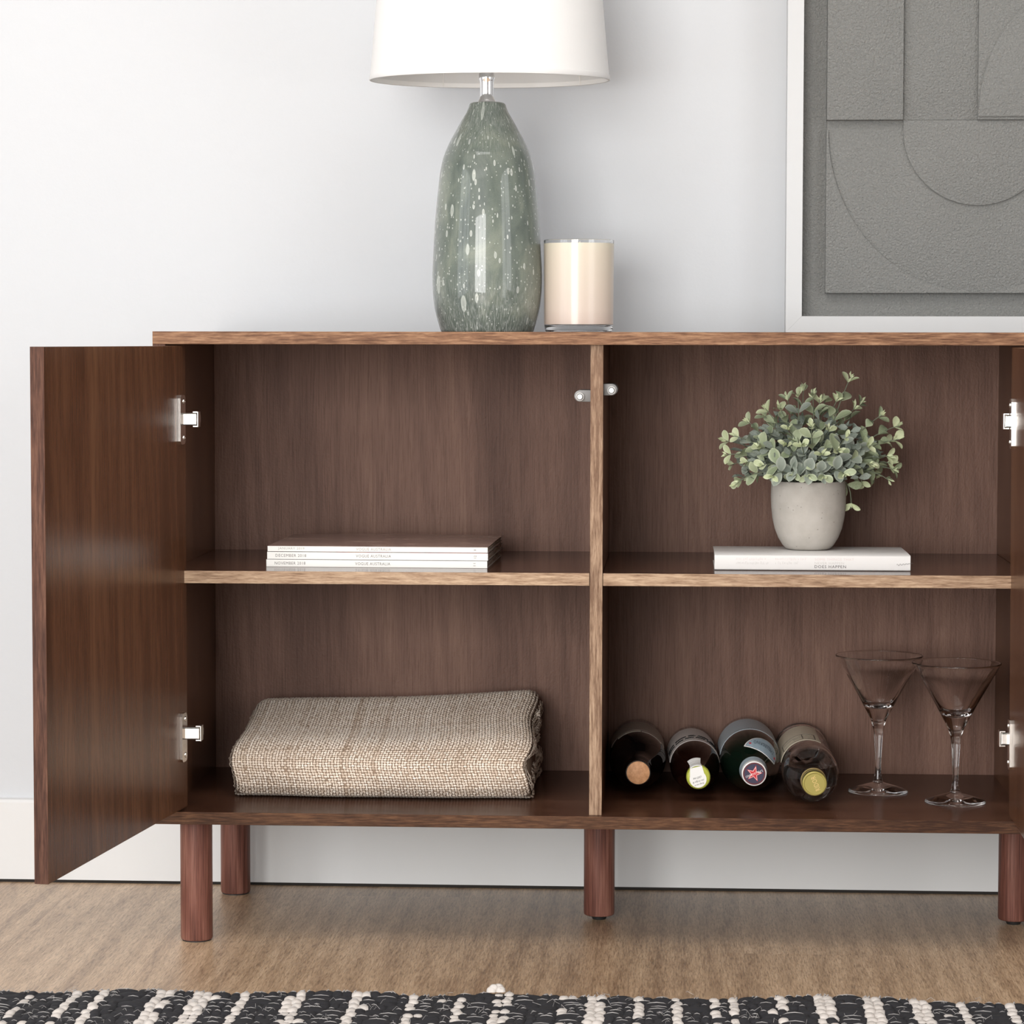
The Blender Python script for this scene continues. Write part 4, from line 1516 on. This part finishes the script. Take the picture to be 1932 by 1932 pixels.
def star(r0, ratio, phi):
    return [((r0 if i % 2 == 0 else r0 * ratio) * math.cos(phi + i * math.pi / 5), (r0 if i % 2 == 0 else r0 * ratio) * math.sin(phi + i * math.pi / 5)) for i in range(10)]


ph_ = R(78)
for r0, mat_, dz in ((.0110, M_red, .0006), (.0094, M_wht, .0008), (.0080, M_red, .0010)):
    MB().prism(star(r0, .40, ph_), M3 @ T(0, 0, z1 + dz - .0001), .00015).build('star', mat_, cap3)
vs, fs = fit_text('S.PELLEGRINO', .0232, .0028, 1.05)
Mx = M3 @ Matrix.Rotation(R(180 + 22), 4, 'Z')
MB().add([Mx @ Vector((x, y, z1 + .0013)) for x, y, z in vs], fs).build('lettering', M_wht, cap3)


def crescent(w0, zc, grow):
    def f(q):
        h = w0 * max(.02, (1 - abs(2 * q - 1) ** 2.4)) * (.75 + .5 * (1 - q) * .6)
        return (zc - h * 1.0, zc + h * .55)
    return f


zc3 = L3 - .056
cr_lab = wrap_band(p3, M3, 0, 0, R(6), R(112), .0005, 8, 48, crescent(.0270, zc3 - .004, 0)).build('crescent_label', M_wht, b3, smooth=50)
wrap_band(p3, M3, 0, 0, R(10), R(108), .0007, 8, 48, crescent(.0252, zc3 - .004, 0)).build('label_outline', plain('slate_print', (.10, .13, .17, 1), .45), cr_lab, smooth=50)
wrap_band(p3, M3, 0, 0, R(11.5), R(106.5), .0009, 8, 48, crescent(.0236, zc3 - .004, 0)).build('label_field', plain('pale_blue_print', (.33, .43, .50, 1), .45), cr_lab, smooth=50)
wrap_text(p3, M3, 'S.PELLEGRINO', .030, .0090, R(58), zc3 - .0100, .0013).build('lettering', plain('dark_slate_print', (.06, .08, .11, 1), .45), cr_lab)
for aa in (R(95), R(20)):
    c_ = M3 @ Vector((0, 0, 0))
    rr = prof_r(p3, zc3 - .006) + .0013
    pos = Vector((rr * math.cos(aa), rr * math.sin(aa), zc3 - .006))
    nr = Vector((math.cos(aa), math.sin(aa), .55)).normalized()
    q = nr.to_track_quat('Z', 'Y').to_matrix().to_4x4()
    MB().prism(star(.0022, .4, 0), M3 @ Matrix.Translation(pos) @ q, .0002).build('star', M_red, cr_lab)

# 4: clear spirit bottle with gold cap, half full
R4 = .0358
M4, L4 = bottle_axis(.8228, .0510, ZF + R4 + .0002, .8188, .3635)
p4 = [(0, .006), (.020, .005), (.030, 0), (.0345, .002), (R4, .007), (R4, .019), (.0345, .022), (.0348, .025), (R4, .028), (R4, .034), (.0350, .037), (.0350, L4 - .135), (R4, L4 - .132), (R4, L4 - .124), (.0346, L4 - .121),
      (R4, L4 - .117), (R4, L4 - .085), (.0348, L4 - .072), (.0318, L4 - .060), (.0262, L4 - .051), (.0205, L4 - .045), (.0172, L4 - .040), (.0152, L4 - .034), (.0145, L4 - .026), (.0143, L4 - .004)]
q4 = [(.0125, L4 - .004), (.0125, L4 - .034), (.0150, L4 - .041), (.0185, L4 - .047), (.0240, L4 - .053), (.0295, L4 - .062), (.0325, L4 - .073), (.0335, L4 - .086), (.0335, .014), (.0300, .010), (0, .012)]
b4 = thing('spirit_bottle', 'clear half-full spirit bottle with gold cap lying nearest the cocktail glasses', 'bottle', M4.translation)
MB().lathe(p4 + q4, M4, 72).build('bottle_body', M_glass, b4, smooth=40)
lq = [(0, .0117), (.0302, .0097), (.0337, .0138), (.0337, L4 - .0858), (.0327, L4 - .0728), (.0297, L4 - .0618), (.0242, L4 - .0528), (.0187, L4 - .0468), (.0152, L4 - .0408), (.0127, L4 - .035), (0, L4 - .035)]
mbl = MB().lathe(lq, M4, 64)
bm = bmesh.new()
bv = [bm.verts.new(p) for p in mbl.v]
for f in mbl.f:
    try:
        bm.faces.new([bv[i] for i in f])
    except ValueError:
        pass
r_ = bmesh.ops.bisect_plane(bm, geom=bm.verts[:] + bm.edges[:] + bm.faces[:], plane_co=(0, 0, ZF + R4 + .0115), plane_no=(0, 0, 1), clear_outer=True)
cutv = [e for e in r_['geom_cut'] if isinstance(e, bmesh.types.BMEdge)]
bmesh.ops.edgeloop_fill(bm, edges=cutv)
bmesh.ops.recalc_face_normals(bm, faces=bm.faces[:])
bm.verts.index_update()
ml = MB()
ml.v = [tuple(v.co) for v in bm.verts]
ml.f = [tuple(v.index for v in f.verts) for f in bm.faces]
bm.free()
ml.build('liquid', plain('clear_liquid', (1, 1, 1, 1), 0.0, Transmission_Weight=1.0, IOR=1.33), b4, smooth=30)
wrap_band(p4, M4, .042, L4 - .140, R(62), R(172), .0005, 10, 40).build('label', M_beigel, b4, smooth=50)
M_linep = plain('brown_label_print', (.09, .07, .05, 1), .6)
lines = MB()
for za, zb2, aa, ab in ((L4 - .149, L4 - .1484, 74, 150), (L4 - .190, L4 - .1894, 74, 150), (L4 - .163, L4 - .1626, 84, 120), (L4 - .172, L4 - .1716, 80, 146)):
    m2 = wrap_band(p4, M4, za, zb2, R(aa), R(ab), .0009, 1, 24)
    lines.add(m2.v, m2.f)
for ac in (74, 150, 100):
    m2 = wrap_band(p4, M4, L4 - .190, L4 - .149, R(ac - .8), R(ac + .8), .0009, 8, 2)
    lines.add(m2.v, m2.f)
lines.build('label_print', M_linep, b4)
M_olive = plain('dark_olive_cap', (.045, .042, .012, 1), .35)
cap4 = MB().lathe([(.0146, L4 - .031), (.0158, L4 - .030), (.0158, L4 - .005), (.0150, L4 - .003), (0, L4 - .003)], M4, 48).build('cap', M_olive, b4, smooth=40)
M_gold = plain('gold_cap_top', (.34, .285, .075, 1), .35, Metallic=.3)
MB().lathe([(.0152, L4 - .005), (.0156, L4 - .002), (.0152, L4 - .0006), (.0142, L4), (.0132, L4), (.0126, L4 - .0006), (0, L4 - .0006)], M4, 48).build('cap_top', M_gold, cap4, smooth=30)
M_goldl = plain('pale_gold_print', (.70, .50, .20, 1), .4)
vs, fs = fit_text('RIDOR', .0190, .0062, 1.05)
Mx = M4 @ Matrix.Rotation(R(112), 4, 'Z')
MB().add([Mx @ Vector((x, y - .0012, L4 - .0003)) for x, y, z in vs], fs).build('lettering', M_goldl, cap4)
bd = MB()
for za in (L4 - .0245, L4 - .0225, L4 - .012):
    bd.lathe([(.0158, za), (.01595, za + .0001), (.01595, za + .0005), (.0158, za + .0006)], M4, 48)
bd.build('gold_lines', M_goldl, cap4)

# ------------------------------------------------------------------ cocktail glasses: bowl, stem and foot share open edges
def cocktail(x, y, label):
    g = thing('cocktail_glass', label, 'glass', (x, y, ZF), 0, 'cocktail glasses on the bottom board')
    M = T(x, y, ZF + .0002)
    foot = [(0, .0006), (.010, .0004), (.030, .0002), (.0375, .0000), (.0387, .0008), (.0388, .0016), (.0380, .0026), (.0330, .0044), (.0240, .0074), (.0150, .0102), (.0085, .0120), (.0068, .0128), (.0070, .0140), (.0062, .0150), (.0052, .0158)]
    stem = [(.0052, .0158), (.0051, .0185), (.0046, .0215), (.0039, .0260), (.0037, .0340), (.0040, .0460), (.0046, .0580), (.0053, .0700), (.0063, .0800), (.0079, .0880), (.0100, .0945)]
    bowl = [(.0100, .0945), (.0140, .1025), (.0175, .1090), (.0272, .1272), (.0420, .1535), (.0553, .1770), (.0565, .1778), (.0569, .1788), (.0564, .1798), (.0553, .1799), (.0545, .1789), (.0470, .1660), (.0400, .1546), (.0320, .1420), (.0240, .1292), (.0185, .1208), (.0150, .1165), (.0112, .1138), (.0058, .1123), (0, .1118)]
    MB().lathe(foot, M, 64).build('foot', M_glass, g, smooth=60)
    MB().lathe(stem, M, 64).build('stem', M_glass, g, smooth=60)
    MB().lathe(bowl, M, 64).build('bowl', M_glass, g, smooth=60)


cocktail(.9136, .2175, 'empty cocktail glass standing beside the gold-capped bottle')
cocktail(1.0062, .1385, 'empty cocktail glass standing nearest the right-hand door')

# ------------------------------------------------------------------ rug
RUX0, RUX1, RUY0 = -0.75, 2.05, -1.10
rug = thing('rug', 'black and white chunky woven rug on the floor before the sideboard', 'rug', ((RUX0 + RUX1) / 2, -0.68, 0))


def rug_edge(x):
    pts = [(-.75, -.262), (-.133, -.2687), (-.058, -.2692), (.1764, -.2645), (.36, -.262), (.4204, -.2440), (.4567, -.2360), (.4883, -.2460), (.53, -.2530), (.6048, -.2524), (.7873, -.2490), (1.0467, -.2599), (2.05, -.268)]
    return float(np.interp(x, [p[0] for p in pts], [p[1] for p in pts]))


M_rugb = plain('black_wool', (0.013, 0.0125, 0.015, 1), 0.95)
M_rugw = plain('cream_wool', (0.54, 0.50, 0.465, 1), 0.95)
M_rugt = plain('pale_warp_thread', (0.42, 0.40, 0.39, 1), 0.9)
base = MB()
xs = np.linspace(RUX0, RUX1, 120)
vs, fs = [], []
for x in xs:
    ye = rug_edge(x) - .004
    vs += [(x, ye, .0004), (x, RUY0, .0004), (x, ye, .005), (x, RUY0, .005)]
for i in range(len(xs) - 1):
    a, b = i * 4, i * 4 + 4
    fs += [(a + 2, a + 3, b + 3, b + 2), (a, b, b + 1, a + 1), (a, a + 2, b + 2, b), (a + 1, b + 1, b + 3, a + 3)]
base.add(vs, fs).build('rug_ground', M_rugb, rug)
rr_ = random.Random(21)
CP, RP = .0108, .0165
ncol = int((RUX1 - RUX0 - .01) / CP)
nrow = 50
# column tones: mostly black, with irregular cream columns
tones = []
i = 0
while len(tones) < ncol:
    tones += [0] * rr_.choice((1, 2, 2, 3, 3, 4, 5))
    tones += [rr_.choice((.85, .97, .97, .7))] * rr_.choice((1, 1, 1, 2, 2))
black, white, thread = MB(), MB(), MB()


def lump(mb, c, ax, ay, az, yaw=0):
    vs, fs = [], []
    n1, n2 = 10, 3
    cy_, sy_ = math.cos(yaw), math.sin(yaw)
    for j in range(n2):
        ph1 = math.pi / 2 * j / n2
        for i in range(n1):
            a = 2 * math.pi * i / n1
            ca, sa = math.cos(a), math.sin(a)
            px = ax * math.cos(ph1) * math.copysign(abs(ca) ** .7, ca)
            py = ay * math.cos(ph1) * math.copysign(abs(sa) ** .7, sa)
            pz = az * math.sin(ph1) ** .8 if ph1 > 0 else 0.0
            vs.append((c[0] + cy_ * px - sy_ * py, c[1] + sy_ * px + cy_ * py, c[2] + pz))
    vs.append((c[0], c[1], c[2] + az))
    for j in range(n2 - 1):
        for i in range(n1):
            i2 = (i + 1) % n1
            fs.append((j * n1 + i, j * n1 + i2, (j + 1) * n1 + i2, (j + 1) * n1 + i))
    t_ = n1 * n2
    for i in range(n1):
        fs.append(((n2 - 1) * n1 + i, (n2 - 1) * n1 + (i + 1) % n1, t_))
    mb.add(vs, fs)


for ri in range(nrow):
    ci = 0
    while ci < ncol:
        x = RUX0 + .008 + ci * CP + ((ri % 2) * .18) * CP
        tone = tones[ci]
        is_w = rr_.random() < tone
        if not is_w and rr_.random() < .025:
            is_w = True
        span = 1
        if not is_w:
            while span < 3 and ci + span < ncol and tones[ci + span] == 0 and rr_.random() < .55:
                span += 1
        xc = x + (span - 1) * CP / 2 + rr_.uniform(-.001, .001)
        ye = rug_edge(xc)
        yc = ye - .010 - ri * RP + rr_.uniform(-.0015, .0015)
        hz = .0055 + .0025 * math.sin(xc * 9 + ri * .35) + .002 * math.sin(xc * 23 + 1.3)
        hz = max(.0042, hz)
        if ri == 0:
            yc += .002
        h_ = rr_.uniform(.0050, .0068)
        lump(white if is_w else black, (xc, yc, hz - .003), CP * (.66 + .52 * (span - 1)) * rr_.uniform(.95, 1.12), RP * .68, h_, rr_.uniform(-.16, .16))
        # pale warp thread arching over the pick
        if rr_.random() < (.62 if not is_w else .3):
            wv_ = CP * (.5 + .5 * (span - 1))
            zt_ = hz - .003 + h_
            pts = [(xc - wv_, yc + RP * .45, zt_ - .0050), (xc - wv_ * .5, yc + RP * .42, zt_ - .0012), (xc, yc + RP * .40, zt_ - .0002), (xc + wv_ * .5, yc + RP * .42, zt_ - .0012), (xc + wv_, yc + RP * .45, zt_ - .0050)]
            thread.tube(pts, rr_.uniform(.0003, .00055), 4)
        if ri == 0 and rr_.random() < .75:
            for _ in range(rr_.choice((1, 1, 2))):
                xa = xc + rr_.uniform(-.006, .006)
                thread.tube([(xa - .001, yc + RP * .1, hz + h_ - .0035), (xa + .0005, yc + RP * .42, hz + h_ * .5), (xa + .0015, ye + .001, .003)], .00075, 4)
        ci += span
# stray fibres
for _ in range(420):
    x = rr_.uniform(-.3, 1.25)
    y = rug_edge(x) - rr_.uniform(.0, .2)
    p = Vector((x, y, .010))
    a = rr_.uniform(0, 6.28)
    d = Vector((math.cos(a) * .010, math.sin(a) * .010, 0))
    thread.tube([p, p + d * .5 + Vector((rr_.uniform(-.003, .003), 0, rr_.uniform(.001, .005))), p + d + Vector((0, 0, rr_.uniform(-.002, .004)))], .00016, 3)
black.build('black_yarn', M_rugb, rug, stuff=True, smooth=70)
white.build('cream_yarn', M_rugw, rug, stuff=True, smooth=70)
thread.build('warp_threads', M_rugt, rug, stuff=True, smooth=70)
# cream knot at the edge
kn = MB()
for q in range(9):
    lump(kn, (.4425 + rr_.uniform(-.006, .006), rug_edge(.4425) - .004 + rr_.uniform(-.003, .005), .0075 + rr_.uniform(0, .003)), .006, .006, .006)
kn.build('knot', M_rugw, rug, smooth=70)
